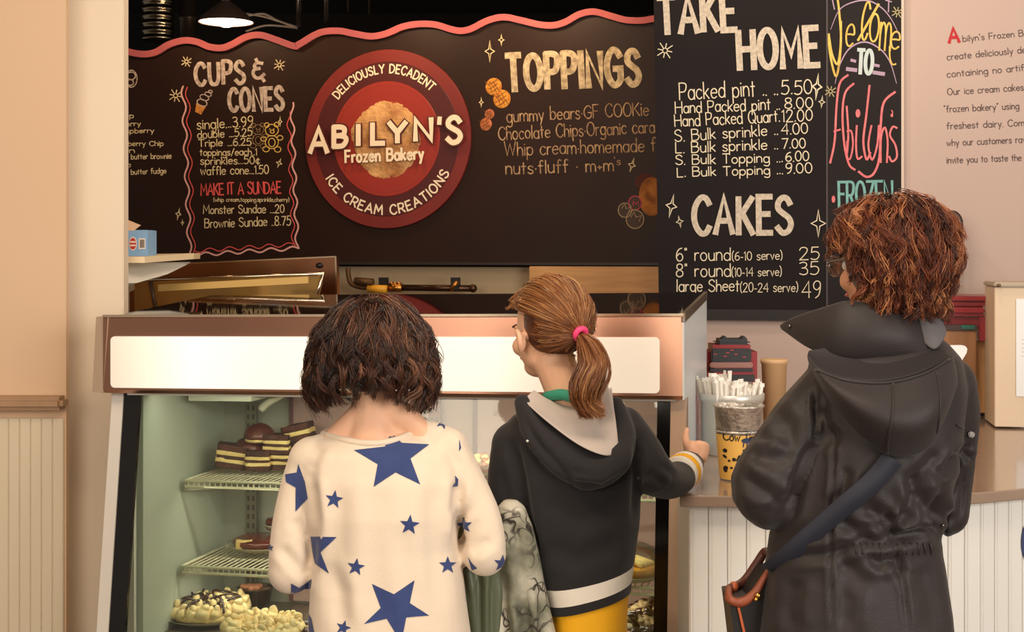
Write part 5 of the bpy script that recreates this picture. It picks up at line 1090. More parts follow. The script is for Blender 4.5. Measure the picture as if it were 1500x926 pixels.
# ribbed neckband all the way round the neck
nb = [(stick(tr, x, y, .000) or P(x, y, 2.88)) for x, y in ((478, 637), (492, 642), (508, 646), (528, 649), (548, 650), (568, 648), (588, 642), (604, 634), (618, 622))]; nb += [P(624, 618, 2.95), P(598, 612, 3.0), P(548, 622, 3.02), P(496, 628, 2.99), P(474, 636, 2.94), nb[0]]
MB().tube(nb, .0075, 8, 4).build('neckband', MATS['cream_sweater'], sw, smooth=True)
mb = MB()
for x in (-.335, -.185): leg(mb, x, 2.90, .66, .076, .062, .052)
mb.sph(Vector((-.26, 2.90, .66)), (.15, .11, .10)); link_mesh('leggings', mb.remesh(.009, 4), mat('navy_leggings', (44, 48, 70), .8), p1)
for x in (-.335, -.185): shoe('shoe', x, 2.88, mat('grey_shoe', (120, 116, 112), .6), p1, .95)
def len1(az, a0, R_): return max(.05, (1.5-a0)*.112+.080+.036*abs(math.cos(az))+R_.uniform(-.040, .022))
cc = P(546, 515, 2.955); paths, tint = flow_hair(cc, (.104, .112, .110), .0, 400, 18, 16, len1, 1.55, .0150, .110, .0050, .03, 11, face=52, amax=2.15, bulge=.020, crown=(-.1, 0), curl=.020, tipcl=.25)
R_ = np.random.default_rng(5); ex, tx = [], []                     # loose curls hanging at both sides
for i in range(46):
    sgn = -1 if i % 2 else 1; x0 = 546+sgn*R_.uniform(58, 86); y0 = R_.uniform(505, 545); pr = P(x0, y0, R_.uniform(2.88, 3.02)); K_ = 16; s = np.linspace(0, 1, K_); ln = R_.uniform(.06, .105)
    w_ = R_.uniform(.006, .013); ph = R_.uniform(0, 6.28); p = np.stack([pr.x+sgn*.010*s+w_*np.sin(8.5*s+ph)*s, pr.y+w_*np.cos(8.5*s+ph)*s, pr.z-ln*s], -1)
    off = R_.normal(0, .0028, (9, 1, 3)); ex.append(p[None]+off*(1+.4*s[None, :, None])); tx.append(np.clip(R_.normal(.55, .2)+R_.normal(0, .1, 9), 0, 1))
paths = np.concatenate([paths]+ex); tint = np.concatenate([tint]+tx)
cap = MB().sph(cc+Vector((0, -.003, .010)), (.100, .105, .103), None, 28, 18)
o = link_mesh('hair', hair_mesh(paths, .00075, .00035, tint, cap), hair_mat('dark_brown_hair', [(30, 15, 11), (54, 30, 21), (86, 51, 35), (140, 94, 66)], .34, .5), p1); o['kind'] = 'stuff'

# ------------------------------------------------------------------ girl with the ponytail
p2 = empty('person', Vector((.15, 3.12, 0)), 'girl with a light brown ponytail in a black hooded sweatshirt, one hand on the counter', 'person', 'customers at the display case')
yw = .60; hc = P(803, 487, 3.14); mb = MB(); Mh, Th = head(mb, hc, yw, .92, -.12)
mb.limb([(812, 530, 3.13, .047), (826, 570, 3.12, .044), (834, 620, 3.12, .052)]); mb.sph(P(834, 618, 3.12), (.09, .06, .04))
S2 = [(596, 786, 898, 3.13, .045), (608, 752, 918, 3.125, .072), (632, 732, 932, 3.12, .092), (700, 744, 940, 3.12, .108), (760, 760, 937, 3.12, .110), (810, 776, 931, 3.12, .108), (850, 787, 926, 3.12, .108), (900, 800, 922, 3.12, .11), (960, 806, 920, 3.12, .112), (1020, 806, 922, 3.12, .115)]
mb.loft([(y, a+13, b-13, Y, h-.012) for y, a, b, Y, h in S2])
L2 = [(754, 652, 3.12, .052), (746, 710, 3.10, .0475), (752, 770, 3.09, .045), (762, 806, 3.13, .042), (776, 800, 3.24, .036)]
R2 = [(912, 628, 3.12, .050), (938, 664, 3.10, .050), (958, 694, 3.10, .048), (984, 704, 3.18, .041), (1004, 692, 3.27, .036), (1010, 680, 3.32, .031)]
for q in (L2, R2): mb.limb([(x, y, Y, r-.010) for x, y, Y, r in q])
w = P(776, 800, 3.24); hand(mb, w+Vector((.01, .05, 0)), Vector((.2, 1, 0)), Vector((0, 0, 1)), .74, 1)
# right hand on the counter: palm, thumb up, fingers curled to the right
def fp(*a): return P(*a)
mb.limb([(1008, 684, 3.31, .020), (1012, 670, 3.33, .019)]); mb.sph(fp(1015, 660, 3.335), (.019, .024, .024))
for k, (y, ln) in enumerate(((650, 1.05), (656, 1.0), (662.5, .9), (668.5, .75))):
    q = [fp(1014, y+3, 3.335+.002*k), fp(1022, y, 3.322), fp(1022+9*ln, y+1, 3.325), fp(1022+13*ln, y+5, 3.345), fp(1020+9*ln, y+9, 3.362)]
    mb.tube(q, [.0082, .0082, .0076, .0070, .0060], 10, 3); mb.sph(q[-1], .0062, None, 10, 8)
q = [fp(1010, 662, 3.33), fp(1006, 650, 3.322), fp(1004.5, 640, 3.325), fp(1006, 630, 3.33)]; mb.tube(q, [.012, .0105, .0088, .0072], 10, 3); mb.sph(q[-1], .0074, None, 10, 8)
for x in (.08, .22): leg(mb, x, 3.12, .62, .062, .048, .034); mb.sph(Vector((x, 3.16, .035)), (.033, .09, .03))
body = link_mesh('body', mb.remesh(.0042, 4), M_skin, p2); face_parts(Th, Mh, .92, body)
mb = MB().loft(S2)
for q in (L2, R2): mb.limb(q)
mb.limb([(766, 590, 3.075, .020), (786, 632, 3.035, .030), (826, 674, 3.01, .036), (866, 694, 3.00, .038), (900, 676, 3.01, .034), (914, 640, 3.05, .026), (902, 592, 3.10, .018)])
mb.limb([(770, 600, 3.09, .024), (812, 640, 3.03, .03), (866, 668, 3.02, .03), (896, 640, 3.05, .024)])
me = mb.remesh(.0052, 6)
folds(me, [([(750, 640), (764, 700), (772, 760), (790, 830)], .012, 9), ([(762, 604), (790, 655), (838, 708), (884, 716), (920, 690)], .008, 6), ([(936, 640), (934, 700), (930, 760)], .009, 8), ([(784, 640), (835, 690), (868, 702)], .004, 7),
 ([(800, 730), (850, 760), (900, 745)], .004, 14), ([(790, 800), (850, 820), (915, 790)], .004, 14), ([(830, 740), (840, 850)], .004, 16), ([(890, 720), (896, 830)], .004, 14), ([(735, 690), (745, 730), (765, 745)], .004, 8), ([(950, 690), (975, 712)], .005, 8), ([(965, 680), (990, 700)], .004, 7), ([(868, 706), (872, 760)], .003, 12)], .0016, 15)
M_hd = mat('black_fleece', (31, 27, 28), .9, c2=(27, 24, 25), nscale=9, bump=.2, bscale=300, sheen=.12); M_offw = mat('offwhite_rib', (226, 218, 204), .85); M_yel = mat('bright_yellow_cloth', (240, 176, 14), .8, c2=(234, 168, 10), nscale=6)
def plane3(a, b, c):
    n = (b-a).cross(c-a).normalized(); return a, (n if n.z > 0 else -n)
lv = [[(797, 852, 3.12), (924, 822, 3.12), (850, 862, 3.01)], [(800, 878, 3.12), (924, 846, 3.12), (852, 886, 3.01)], [(804, 893, 3.12), (923, 862, 3.12), (854, 899, 3.01)]]
pls = [plane3(*[P(*q) for q in l]) for l in lv]; lo = (.05, None)
# only the trunk is cut: the arms stay above the hem
up = cut(me, pls[0][0], pls[0][1], '+'); below = cut(me, pls[0][0], pls[0][1], '-')
hd = link_mesh('hoodie', up, M_hd, p2)
for m2, mt, nm in ((cut(below, *pls[1], '+'), M_offw, 'white_hem_band'), (cut(cut(below, *pls[1], '-'), *pls[2], '+'), M_hd, 'black_hem_stripe')):
    link_mesh(nm, m2, mt, hd)
yl = cut(below, *pls[2], '-'); v = get_v(yl); n = get_n(yl); v -= n*.004; yl.vertices.foreach_set('co', v.ravel()); link_mesh('yellow_shirt', yl, M_yel, p2)
for m_ in bpy.data.meshes:
    if m_.name.startswith('part'): m_.polygons.foreach_set('use_smooth', [True]*len(m_.polygons))
# grey hood lining, green collar peeping out
sheet(patch([(782, 571, 3.085), (806, 586, 3.075), (842, 596, 3.07), (880, 580, 3.09), (896, 566, 3.11)], [(766, 586, 3.062), (800, 616, 3.0), (848, 652, 2.975), (886, 668, 2.975), (907, 664, 3.0)], 22, 10, -.004, droop=.012), 'hood_lining', mat('pale_grey_jersey', (190, 176, 166), .9, c2=(180, 166, 158), nscale=7), hd)
sheet(patch([(888, 556, 3.10), (898, 590, 3.06), (904, 630, 3.02), (907, 664, 3.0)], [(868, 590, 3.09), (874, 615, 3.05), (880, 640, 3.02), (888, 668, 2.98)], 14, 5, .0), 'hood_lining', MATS['pale_grey_jersey'], hd)
MB().tube([P(800, 582, 3.10), P(822, 578, 3.06), P(842, 583, 3.055), P(862, 584, 3.07)], .012, 8, 4).build('green_collar', mat('green_tee', (52, 142, 116), .85), p2, smooth=True)
# cuff stripes
ax = (P(1010, 680, 3.32)-P(984, 704, 3.18)); e0 = P(988, 702, 3.20)
for t0, t1, m, nm, rr_ in ((.20, .34, M_offw, 'white_cuff_stripe', .0425), (.34, .50, M_yel, 'yellow_cuff_stripe', .0425), (.50, .66, M_offw, 'white_cuff_stripe', .0415)):
    q = [e0+ax*(t0+(t1-t0)*k/3) for k in range(4)]; MB().tube(q, [rr_*.985, rr_, rr_, rr_*.985], 24).build(nm, m, hd, smooth=True)
MB().tube([P(1004, 691, 3.285), P(1010, 679, 3.33)], [.036, .034], 20).build('cuff', M_hd, hd, smooth=True)
MB().sph(stick(bvh(up), 773, 646, .001), .0028).build('white_fleck', M_offw, hd, smooth=True)
mb = MB()
for x in (.08, .22): leg(mb, x, 3.12, .56, .070, .060, .050)
mb.sph(Vector((.15, 3.12, .56)), (.12, .09, .06)); link_mesh('trousers', mb.remesh(.009, 4), mat('dark_trousers', (40, 40, 48), .8), p2)
for x in (.08, .22): shoe('shoe', x, 3.10, mat('dark_shoe', (60, 54, 52), .6), p2, .98)
# pulled-back hair
hcc = np.array(P(808, 472, 3.14)); rad = np.array([.083, .101, .098]); M3 = np.array(Matrix.Rotation(yw, 3, 'Z')); R_ = np.random.default_rng(9); td = np.array([.02, -.95, -.20]); td /= np.linalg.norm(td); K_ = 16; ps, ts = [], []
for i in range(620):
    while True:
        d = R_.normal(0, 1, 3); d /= np.linalg.norm(d)
        if d[1] > .52 and d[2] < .60: continue
        if d[1] > .72 and d[2] < .70: continue
        if d[1] > -.38 and d[2] < .26+.22*max(d[1], 0): continue
        if d[1] <= -.30 and d[2] < -.62: continue
        break
    om = math.acos(np.clip(d @ td, -1, 1)); t = np.linspace(0, 1, K_); dd = (np.sin((1-t)*om)[:, None]*d+np.sin(t*om)[:, None]*td)/max(math.sin(om), 1e-3)
    bump_ = 1+.030*np.sin(t*math.pi)*R_.uniform(.2, 1.1)+R_.normal(0, .006); p = (dd*rad*(bump_[:, None] if hasattr(bump_, '__len__') else bump_)) @ M3.T+hcc
    off = R_.normal(0, .0036, (13, 1, 3))*(1-.7*t[None, :, None]); wob = R_.normal(0, .0010, (13, 1, 3))*np.sin(t[None, :, None]*7+R_.uniform(0, 6, (13, 1, 1)))
    ps.append(p[None]+off+wob); ts.append(np.clip(R_.normal(.45+.14*d[2], .14)+R_.normal(0, .14, 13), 0, 1))
tie = hcc+(td*rad*1.04) @ M3.T; tieV = Vector(tie)
guide = [tie, np.array(P(862, 500, 3.03)), np.array(P(874, 528, 3.0)), np.array(P(877, 555, 2.99)), np.array(P(866, 580, 2.985)), np.array(P(862, 604, 2.985))]
guide2 = [tie, np.array(P(858, 506, 3.03)), np.array(P(862, 530, 3.0)), np.array(P(848, 556, 2.985)), np.array(P(852, 584, 2.98)), np.array(P(872, 606, 2.98))]
def spl(g, K_):
    n = len(g)-1; o = []
    for j in range(K_):
        u = j/(K_-1)*n; i = min(int(u), n-1); f = u-i; a, b, c, d = g[max(i-1, 0)], g[i], g[i+1], g[min(i+2, n)]
        o.append(.5*((2*b)+(c-a)*f+(2*a-5*b+4*c-d)*f*f+(3*b-a-3*c+d)*f**3))
    return np.array(o)
K2_ = 16
for i in range(150):
    mix = R_.uniform(0, 1); g = spl(guide, K2_)*(1-mix)+spl(guide2, K2_)*mix; t = np.linspace(0, 1, K2_); a = R_.uniform(0, 6.28); q = math.sqrt(R_.uniform(0, 1)); prof_ = .006+.021*np.sin(np.clip(t*1.15, 0, 1)*math.pi*.82)
    g = g+np.stack([np.cos(a)*q*prof_, np.sin(a)*q*prof_, 0*t], -1)+np.stack([.007*np.sin(t*8+a)*t, .007*np.cos(t*8+a)*t, R_.uniform(-.01, .012)*t], -1); off = R_.normal(0, .0022, (14, 1, 3))
    ps.append(g[None]+off*(.5+t[None, :, None])); ts.append(np.clip(R_.normal(.5, .16)+R_.normal(0, .14, 14), 0, 1))
for i in range(34):                                                 # stray wisps at the forehead and nape
    if i < 20: d = np.array([R_.uniform(-.6, .3), .8, R_.uniform(.3, .8)]); d /= np.linalg.norm(d); e = np.array([-.35, .5, -.1])*R_.uniform(.2, .5)
    else: d = np.array([R_.uniform(-.2, .9), -.6, -.62]); d /= np.linalg.norm(d); e = np.array([.1, -.1, -.5])*R_.uniform(.3, .6)
    t = np.linspace(0, 1, K_); p = (d*rad)[None]+e[None]*t[:, None]*.09+np.stack([.006*np.sin(6*t+i), 0*t, .006*np.sin(5*t)], -1); ps.append(((p @ M3.T)+hcc)[None]+R_.normal(0, .0015, (4, 1, 3))); ts.append(np.full(4, .85))
cap = MB().sph(Vector(hcc)+Matrix.Rotation(yw, 3, 'Z') @ Vector((0, -.016, .006)), (.075, .078, .084), Matrix.Rotation(yw, 3, 'Z'), 28, 18)
o = link_mesh('hair', hair_mesh(np.concatenate(ps), .0007, .0004, np.concatenate(ts), cap), hair_mat('light_brown_hair', [(74, 38, 20), (120, 70, 38), (160, 104, 60), (218, 166, 110)], .34, .45), p2); o['kind'] = 'stuff'
tdir = Vector(guide[1]-tie).normalized(); Mt = tdir.to_track_quat('Z', 'Y').to_matrix(); mb = MB(); q = []
for k in range(25): a = 2*math.pi*k/24; q.append(tieV+Vector((0, -.006, 0))+Mt @ Vector((.0125*math.cos(a), .0125*math.sin(a), 0)))
mb.tube(q, .0066, 10); mb.build('hair_tie', mat('hot_pink', (240, 66, 122), .6), p2, smooth=True)

# ------------------------------------------------------------------ jacket between the two
jk = empty('jacket', P(745, 926, 3.04), 'grey-green tree-patterned jacket with olive lining, draped between the two children', 'jacket')
m = bpy.data.materials.new('branch_camouflage'); m.use_nodes = True; N = m.node_tree.nodes; L = m.node_tree.links; b = N['Principled BSDF']; b.inputs['Roughness'].default_value = .75
tc = N.new('ShaderNodeTexCoord'); n1 = N.new('ShaderNodeTexNoise'); n1.inputs['Scale'].default_value = 9; n1.inputs['Detail'].default_value = 6; L.new(tc.outputs['Object'], n1.inputs['Vector'])
r1 = N.new('ShaderNodeValToRGB'); e = r1.color_ramp.elements; e[0].position = .34; e[0].color = lin((84, 84, 66)); e[1].position = .62; e[1].color = lin((212, 204, 186)); q = e.new(.46); q.color = lin((140, 138, 118))
L.new(n1.outputs[0], r1.inputs[0]); mx = N.new('ShaderNodeMix'); mx.data_type = 'VECTOR'; mx.inputs[0].default_value = .16; n2 = N.new('ShaderNodeTexNoise'); n2.inputs['Scale'].default_value = 12; L.new(tc.outputs['Object'], n2.inputs['Vector'])
L.new(tc.outputs['Object'], mx.inputs[4]); L.new(n2.outputs[1], mx.inputs[5]); vo = N.new('ShaderNodeTexVoronoi'); vo.feature = 'DISTANCE_TO_EDGE'; vo.inputs['Scale'].default_value = 22; L.new(mx.outputs[1], vo.inputs['Vector'])
r2 = N.new('ShaderNodeValToRGB'); r2.color_ramp.elements[0].position = .015; r2.color_ramp.elements[0].color = (0, 0, 0, 1); r2.color_ramp.elements[1].position = .07; L.new(vo.outputs['Distance'], r2.inputs[0])
n3 = N.new('ShaderNodeTexNoise'); n3.inputs['Scale'].default_value = 7; L.new(tc.outputs['Object'], n3.inputs['Vector']); r3 = N.new('ShaderNodeValToRGB'); r3.color_ramp.elements[0].position = .44; r3.color_ramp.elements[1].position = .54; L.new(n3.outputs[0], r3.inputs[0])
ad = N.new('ShaderNodeMath'); ad.operation = 'MAXIMUM'; L.new(r2.outputs[0], ad.inputs[0]); L.new(r3.outputs[0], ad.inputs[1]); mc = N.new('ShaderNodeMix'); mc.data_type = 'RGBA'; mc.inputs[6].default_value = lin((48, 42, 34)); L.new(ad.outputs[0], mc.inputs[0]); L.new(r1.outputs[0], mc.inputs[7]); L.new(mc.outputs[2], b.inputs['Base Color'])
mb = MB().loft([(732, 738, 758, 3.04, .014), (742, 728, 770, 3.035, .03), (770, 724, 780, 3.03, .042), (820, 724, 790, 3.03, .045), (870, 724, 802, 3.03, .048), (926, 722, 814, 3.03, .05), (1020, 720, 830, 3.03, .055), (1160, 716, 842, 3.03, .055)])
me = mb.remesh(.006, 4); folds(me, [([(735, 850), (742, 926), (740, 1000)], .012, 8), ([(752, 770), (768, 850), (775, 980)], .010, 9), ([(772, 800), (790, 870), (800, 950)], .007, 8), ([(740, 760), (765, 790), (780, 800)], .006, 8), ([(745, 860), (765, 900)], .006, 8)], .004, 16); link_mesh('patterned_shell', me, m, jk)
mb = MB().loft([(760, 664, 712, 3.02, .02), (800, 662, 742, 3.03, .045), (870, 672, 738, 3.03, .05), (926, 684, 736, 3.03, .05), (1020, 690, 736, 3.03, .05), (1160, 690, 738, 3.03, .05)])
me = mb.remesh(.006, 4); folds(me, [([(690, 800), (702, 860), (706, 1000)], .014, 8), ([(722, 840), (720, 926), (724, 1000)], .012, 7), ([(676, 820), (688, 880), (692, 960)], .006, 6)], .003, 14); link_mesh('olive_lining', me, mat('olive_satin', (96, 102, 76), .45, c2=(84, 90, 68), nscale=8), jk)

# ------------------------------------------------------------------ woman in the dark coat
p3 = empty('person', Vector((.66, 2.62, 0)), 'woman with tousled auburn hair and glasses in a dark hooded coat, seen from behind', 'person', 'customers at the display case')
yw = .62; hc = P(1302, 388, 2.66); mb = MB(); Mh, Th = head(mb, hc, yw, .97, -.05)
mb.limb([(1300, 430, 2.66, .056), (1296, 470, 2.65, .055), (1294, 520, 2.64, .065)]); mb.sph(P(1294, 515, 2.64), (.10, .07, .045))
S3 = [(486, 1226, 1362, 2.655, .060), (500, 1204, 1384, 2.65, .085), (524, 1188, 1404, 2.64, .112), (570, 1180, 1412, 2.63, .128), (640, 1178, 1404, 2.62, .134), (700, 1158, 1394, 2.61, .130), (750, 1138, 1382, 2.61, .122), (788, 1128, 1374, 2.61, .118), (850, 1120, 1383, 2.61, .128), (926, 1111, 1395, 2.61, .14), (1020, 1098, 1410, 2.61, .15), (1110, 1088, 1424, 2.61, .155)]
mb.loft([(y, a+26, b-24, Y, h-.022) for y, a, b, Y, h in S3])
LA = [(1226, 566, 2.64, .062), (1180, 622, 2.61, .065), (1146, 672, 2.59, .065), (1117, 712, 2.575, .062), (1128, 730, 2.585, .058)]; LF = [(1124, 724, 2.585, .054), (1150, 706, 2.70, .046), (1186, 694, 2.80, .038)]
RA = [(1388, 566, 2.64, .054), (1396, 606, 2.655, .0500), (1396, 660, 2.67, .042), (1394, 712, 2.68, .038), (1388, 752, 2.68, .040)]; RF = [(1388, 750, 2.68, .040), (1368, 738, 2.78, .037), (1340, 726, 2.86, .032)]
for q in (LA, LF, RA, RF): mb.limb([(x, y, Y, r-.017) for x, y, Y, r in q])
for e, w2, sd in ((LF, (1206, 690, 2.85), 1), (RF, (1326, 722, 2.90), -1)):
    w = P(*e[-1][:3]); mb.limb([e[-1][:3]+(.025,), w2+(.022,)]); hand(mb, P(*w2), (P(*w2)-w), Vector((0, 0, 1)), .88, sd)
for x in (.585, .745): leg(mb, x, 2.62, .70, .078, .056, .04); mb.sph(Vector((x, 2.67, .038)), (.038, .105, .032))
body = link_mesh('body', mb.remesh(.0055, 4), M_skin2, p3); face_parts(Th, Mh, .97, body, (70, 90, 100))
mb = MB().loft(S3)
for q in (LA, LF, RA, RF): mb.limb(q)
me = mb.remesh(.0055, 6); zc = Z(1040, 480, 2.076)
def zf(*pts): return [zc(*p) for p in pts]
folds(me, [(zf((322, 200), (320, 330), (345, 330)), 0.0116, 5), (zf((318, 330), (270, 450), (245, 560), (195, 615)), .0100, 10), (zf((700, 500), (694, 570), (690, 635)), 0.0203, 9), (zf((380, 330), (372, 520), (365, 700), (372, 926)), 0.0051, 4), (zf((600, 470), (560, 640), (590, 800), (602, 926)), 0.0051, 4),
 (zf((470, 540), (520, 580), (560, 640)), 0.0101, 12), (zf((560, 640), (620, 625), (684, 612)), 0.0116, 8), (zf((610, 440), (640, 520), (680, 570)), 0.0130, 12), (zf((700, 380), (640, 450), (600, 480)), 0.0087, 12), (zf((390, 580), (440, 620), (500, 640)), 0.0087, 10),
 (zf((230, 700), (360, 690), (470, 650), (690, 640)), 0.0087, 9), (zf((380, 690), (440, 740), (480, 800)), 0.0072, 12), (zf((560, 690), (585, 760)), 0.0087, 9), (zf((450, 600), (520, 612), (550, 635)), 0.0058, 7),
 (zf((330, 350), (390, 330)), 0.0058, 12), (zf((110, 380), (190, 400), (260, 390)), 0.0072, 12), (zf((90, 450), (150, 490), (230, 540)), 0.0087, 12), (zf((180, 250), (240, 300), (250, 380)), 0.0087, 14), (zf((150, 560), (200, 560), (240, 520)), 0.0072, 10),
 (zf((330, 240), (350, 300), (380, 340)), 0.0087, 9), (zf((420, 420), (400, 500), (380, 540)), 0.0087, 10), (zf((540, 560), (556, 600), (560, 636)), 0.0101, 6), (zf((620, 500), (600, 560), (575, 600)), 0.0116, 8), (zf((480, 700), (520, 720), (560, 700)), 0.0072, 8), (zf((400, 700), (420, 800), (410, 926)), 0.0072, 14), (zf((120, 320), (170, 330), (230, 320)), 0.0072, 12), (zf((760, 380), (720, 430), (690, 450)), 0.0116, 8), (zf((790, 350), (770, 380), (795, 405)), 0.0087, 6), (zf((770, 430), (764, 520), (760, 580)), 0.0043, 4), (zf((700, 560), (740, 590)), 0.0058, 8), (zf((640, 720), (670, 820), (680, 926)), 0.0058, 16), (zf((260, 760), (240, 850), (250, 926)), 0.0072, 14)], .0030, 13)
M_coat = mat('charcoal_coat', (42, 34, 33), .56, c2=(37, 30, 29), nscale=8, bump=.2, bscale=420, sheen=.1, spec=.35)
ctm = link_mesh('coat', me, M_coat, p3); tr = bvh(me)
# waist shirring, yoke and buckle
mb = MB()
for k in range(13):
    x = 440+k*19; a = stick(tr, *zc(x, 655), .0015); b_ = stick(tr, *zc(x+6, 690), .0015)
    if a and b_: mb.tube([a, b_], .0022, 6)
mb.build('shirring', M_coat, ctm, smooth=True)
rimtube(tr, zf((748, 296), (775, 308), (800, 306)), .0022, .001, 'sleeve_seam', M_coat, ctm)
bq = stick(tr, *zc(788, 322), .006)
if bq: MB().box(bq, (.012, .006, .010), Matrix.Rotation(.3, 3, 'Y'), .002).build('sleeve_snap', mat('dull_chrome', (130, 126, 120), .3, 1), ctm)
sq = stick(tr, *zc(706, 600), .002)
if sq: MB().sph(sq, .003).build('cuff_snap', MATS['dull_chrome'], ctm, smooth=True)
# hood hanging on the back
rim = [zc(x, y)+(Y,) for x, y, Y in ((296, 84, 2.56), (330, 128, 2.52), (420, 158, 2.485), (540, 162, 2.47), (650, 134, 2.48), (738, 88, 2.53))]
low = [zc(x, y)+(Y,) for x, y, Y in ((302, 104, 2.555), (370, 228, 2.50), (470, 338, 2.475), (560, 392, 2.468), (668, 360, 2.475), (752, 170, 2.52))]
hd3 = MB()
pA, pB = patch(rim, low, 30, 16, .052), None
hd_o = sheet(pA, 'hood', M_coat, ctm, .006, 1)
inn = [zc(x, y)+(Y,) for x, y, Y in ((300, 70, 2.57), (360, 60, 2.575), (450, 50, 2.58), (560, 44, 2.585), (650, 50, 2.58), (732, 78, 2.56))]
o = sheet(patch(rim, inn, 26, 8, -.015), 'hood_inside', mat('coat_lining', (34, 27, 28), .7), ctm, .003)
dg = bpy.context.evaluated_depsgraph_get(); dg.update(); hme = bpy.data.meshes.new_from_object(hd_o.evaluated_get(dg)); trh = BVHTree.FromPolygons([tuple(p) for p in get_v(hme)], [tuple(p.vertices) for p in hme.polygons])
Mw = hd_o.matrix_world.copy()
rimtube(trh, zf((556, 172), (556, 250), (545, 330), (540, 382)), .0022, .001, 'hood_seam', M_coat, hd_o)
rimtube(trh, zf((322, 130), (420, 164), (540, 169), (650, 141), (728, 98)), .0026, .001, 'hood_hem', M_coat, hd_o)
rimtube(trh, zf((690, 140), (700, 220), (690, 320)), .0018, .001, 'hood_seam', M_coat, hd_o)
# flared collar
zh = Z(1120, 280, 3.306)
cA = [zh(x, y)+(Y,) for x, y, Y in ((76, 652, 2.70), (140, 612, 2.66), (300, 556, 2.60), (420, 528, 2.575), (560, 560, 2.565), (700, 590, 2.575), (800, 640, 2.62))]
cB = [zh(x, y)+(Y,) for x, y, Y in ((80, 662, 2.70), (205, 756, 2.62), (320, 800, 2.57), (440, 810, 2.55), (560, 800, 2.545), (700, 790, 2.55), (850, 800, 2.58))]
sheet(patch(cA, cB, 26, 9, .020), 'collar', M_coat, ctm, .006)
cC = [zh(x, y)+(Y,) for x, y, Y in ((78, 655, 2.71), (220, 690, 2.76), (420, 700, 2.76), (640, 690, 2.74), (800, 660, 2.68))]
sheet(patch([cA[0]]+cA[2:], cC, 20, 6, 0), 'collar_inside', MATS['coat_lining'], ctm, .003)
MB().sph(P(*zh(121, 654), 2.655), .0030).build('collar_snap', MATS['dull_chrome'], ctm, smooth=True)
sheet(patch([zh(700, 600)+(2.60,), zh(780, 612)+(2.585,), zh(860, 612)+(2.60,)], [zh(740, 700)+(2.57,), zh(820, 770)+(2.56,), zh(880, 690)+(2.58,)], 10, 8, .008), 'grey_inner_hood', mat('blue_grey_fleece', (104, 98, 98), .9, c2=(92, 88, 90), nscale=9), ctm, .006)
# glasses
gl = empty('glasses_anchor', hc) if False else None
mb = MB(); mb.tube([Th(-.074, -.004, .010), Th(-.072, .05, .012), Th(-.062, .100, .010)], .0022, 8, 3).tube([Th(.074, -.004, .010), Th(.072, .05, .012), Th(.062, .100, .010)], .0022, 8, 3)
for k in (-1, 1):
    q = [Th(k*.034+.026*math.cos(a), .108-.012*abs(math.cos(a))*(1 if math.cos(a)*k > 0 else .2), .002+.020*math.sin(a)) for a in [2*math.pi*i/20 for i in range(21)]]; mb.tube(q, .0018, 6)
mb.tube([Th(-.008, .108, .008), Th(.008, .108, .008)], .002, 6); ey = mb.build('eyeglasses', mat('silver_frame', (150, 142, 140), .2, 1), body, smooth=True)
mb = MB()
for k in (-1, 1): mb.sph(Th(k*.034, .105, .002), (.025, .002, .019), Mh, 16, 10)
mb.build('spectacle_lens', glass('lens', (235, 232, 228), .15), ey, smooth=True) if False else mb.build('spectacle_lens', glass('lens', (235, 232, 228), .15), body, smooth=True)
mb = MB()
for x in (.585, .745): leg(mb, x, 2.62, .72, .095, .074, .060)
mb.sph(Vector((.665, 2.62, .72)), (.15, .12, .08)); link_mesh('trousers', mb.remesh(.010, 4), mat('navy_jeans', (40, 46, 66), .8), p3)
for x in (.585, .745): shoe('shoe', x, 2.60, mat('brown_boot', (84, 54, 38), .55), p3, 1.05)
def len3(az, a0, R_):
    df = abs((az-math.pi/2+math.pi) % (2*math.pi)-math.pi); L = R_.uniform(.080, .135) if a0 < 1.6 else R_.uniform(.04, .07)
    return min(L, max(.03, (1.62-a0)*.11)) if df < math.radians(108) else L
cc = P(1306, 374, 2.645); paths, tint = flow_hair(cc, (.101, .112, .109), yw, 560, 15, 14, len3, 2.3, .0100, .085, .0048, .10, 23, face=62, amax=2.8, bulge=.0, crown=(-.15, .15), tipcl=.28, flip=.010)
R_ = np.random.default_rng(15); ex, tx = [], []                     # ruffled locks standing up on top, flicked ends at the nape
for i in range(90):
    K_ = 14; s = np.linspace(0, 1, K_)
    if i < 40: xr_ = R_.uniform(1245, 1372); pr = P(xr_, 300+26*((xr_-1303)/62)**2+R_.uniform(0, 22), R_.uniform(2.56, 2.70)); dv = np.array([R_.uniform(-.5, .5), R_.uniform(-.3, .1), 1.0]); ln = R_.uniform(.02, .05)
    else: pr = P(R_.uniform(1262, 1375), R_.uniform(398, 436), R_.uniform(2.55, 2.60)); dv = np.array([(pr.x-cc.x)*3, R_.uniform(-.3, -.05), -1.0]); ln = R_.uniform(.025, .045)
    dv /= np.linalg.norm(dv); ph = R_.uniform(0, 6); w_ = R_.uniform(.003, .008)
    p = np.array(pr)[None]+dv[None]*(ln*s)[:, None]+np.stack([w_*np.sin(7*s+ph)+(.02*s*s*R_.uniform(-1, 1)), w_*np.cos(7*s+ph), -.02*s*s if i < 40 else 0*s], -1)
    ex.append(p[None]+R_.normal(0, .0030, (10, 1, 3))*(1-.4*s[None, :, None])); tx.append(np.clip(R_.normal(.6, .2)+R_.normal(0, .1, 10), 0, 1))
paths = np.concatenate([paths]+ex); tint = np.concatenate([tint]+tx)
cap = MB().sph(cc+Matrix.Rotation(yw, 3, 'Z') @ Vector((0, -.018, .0)), (.100, .098, .100), Matrix.Rotation(yw, 3, 'Z'), 28, 18)
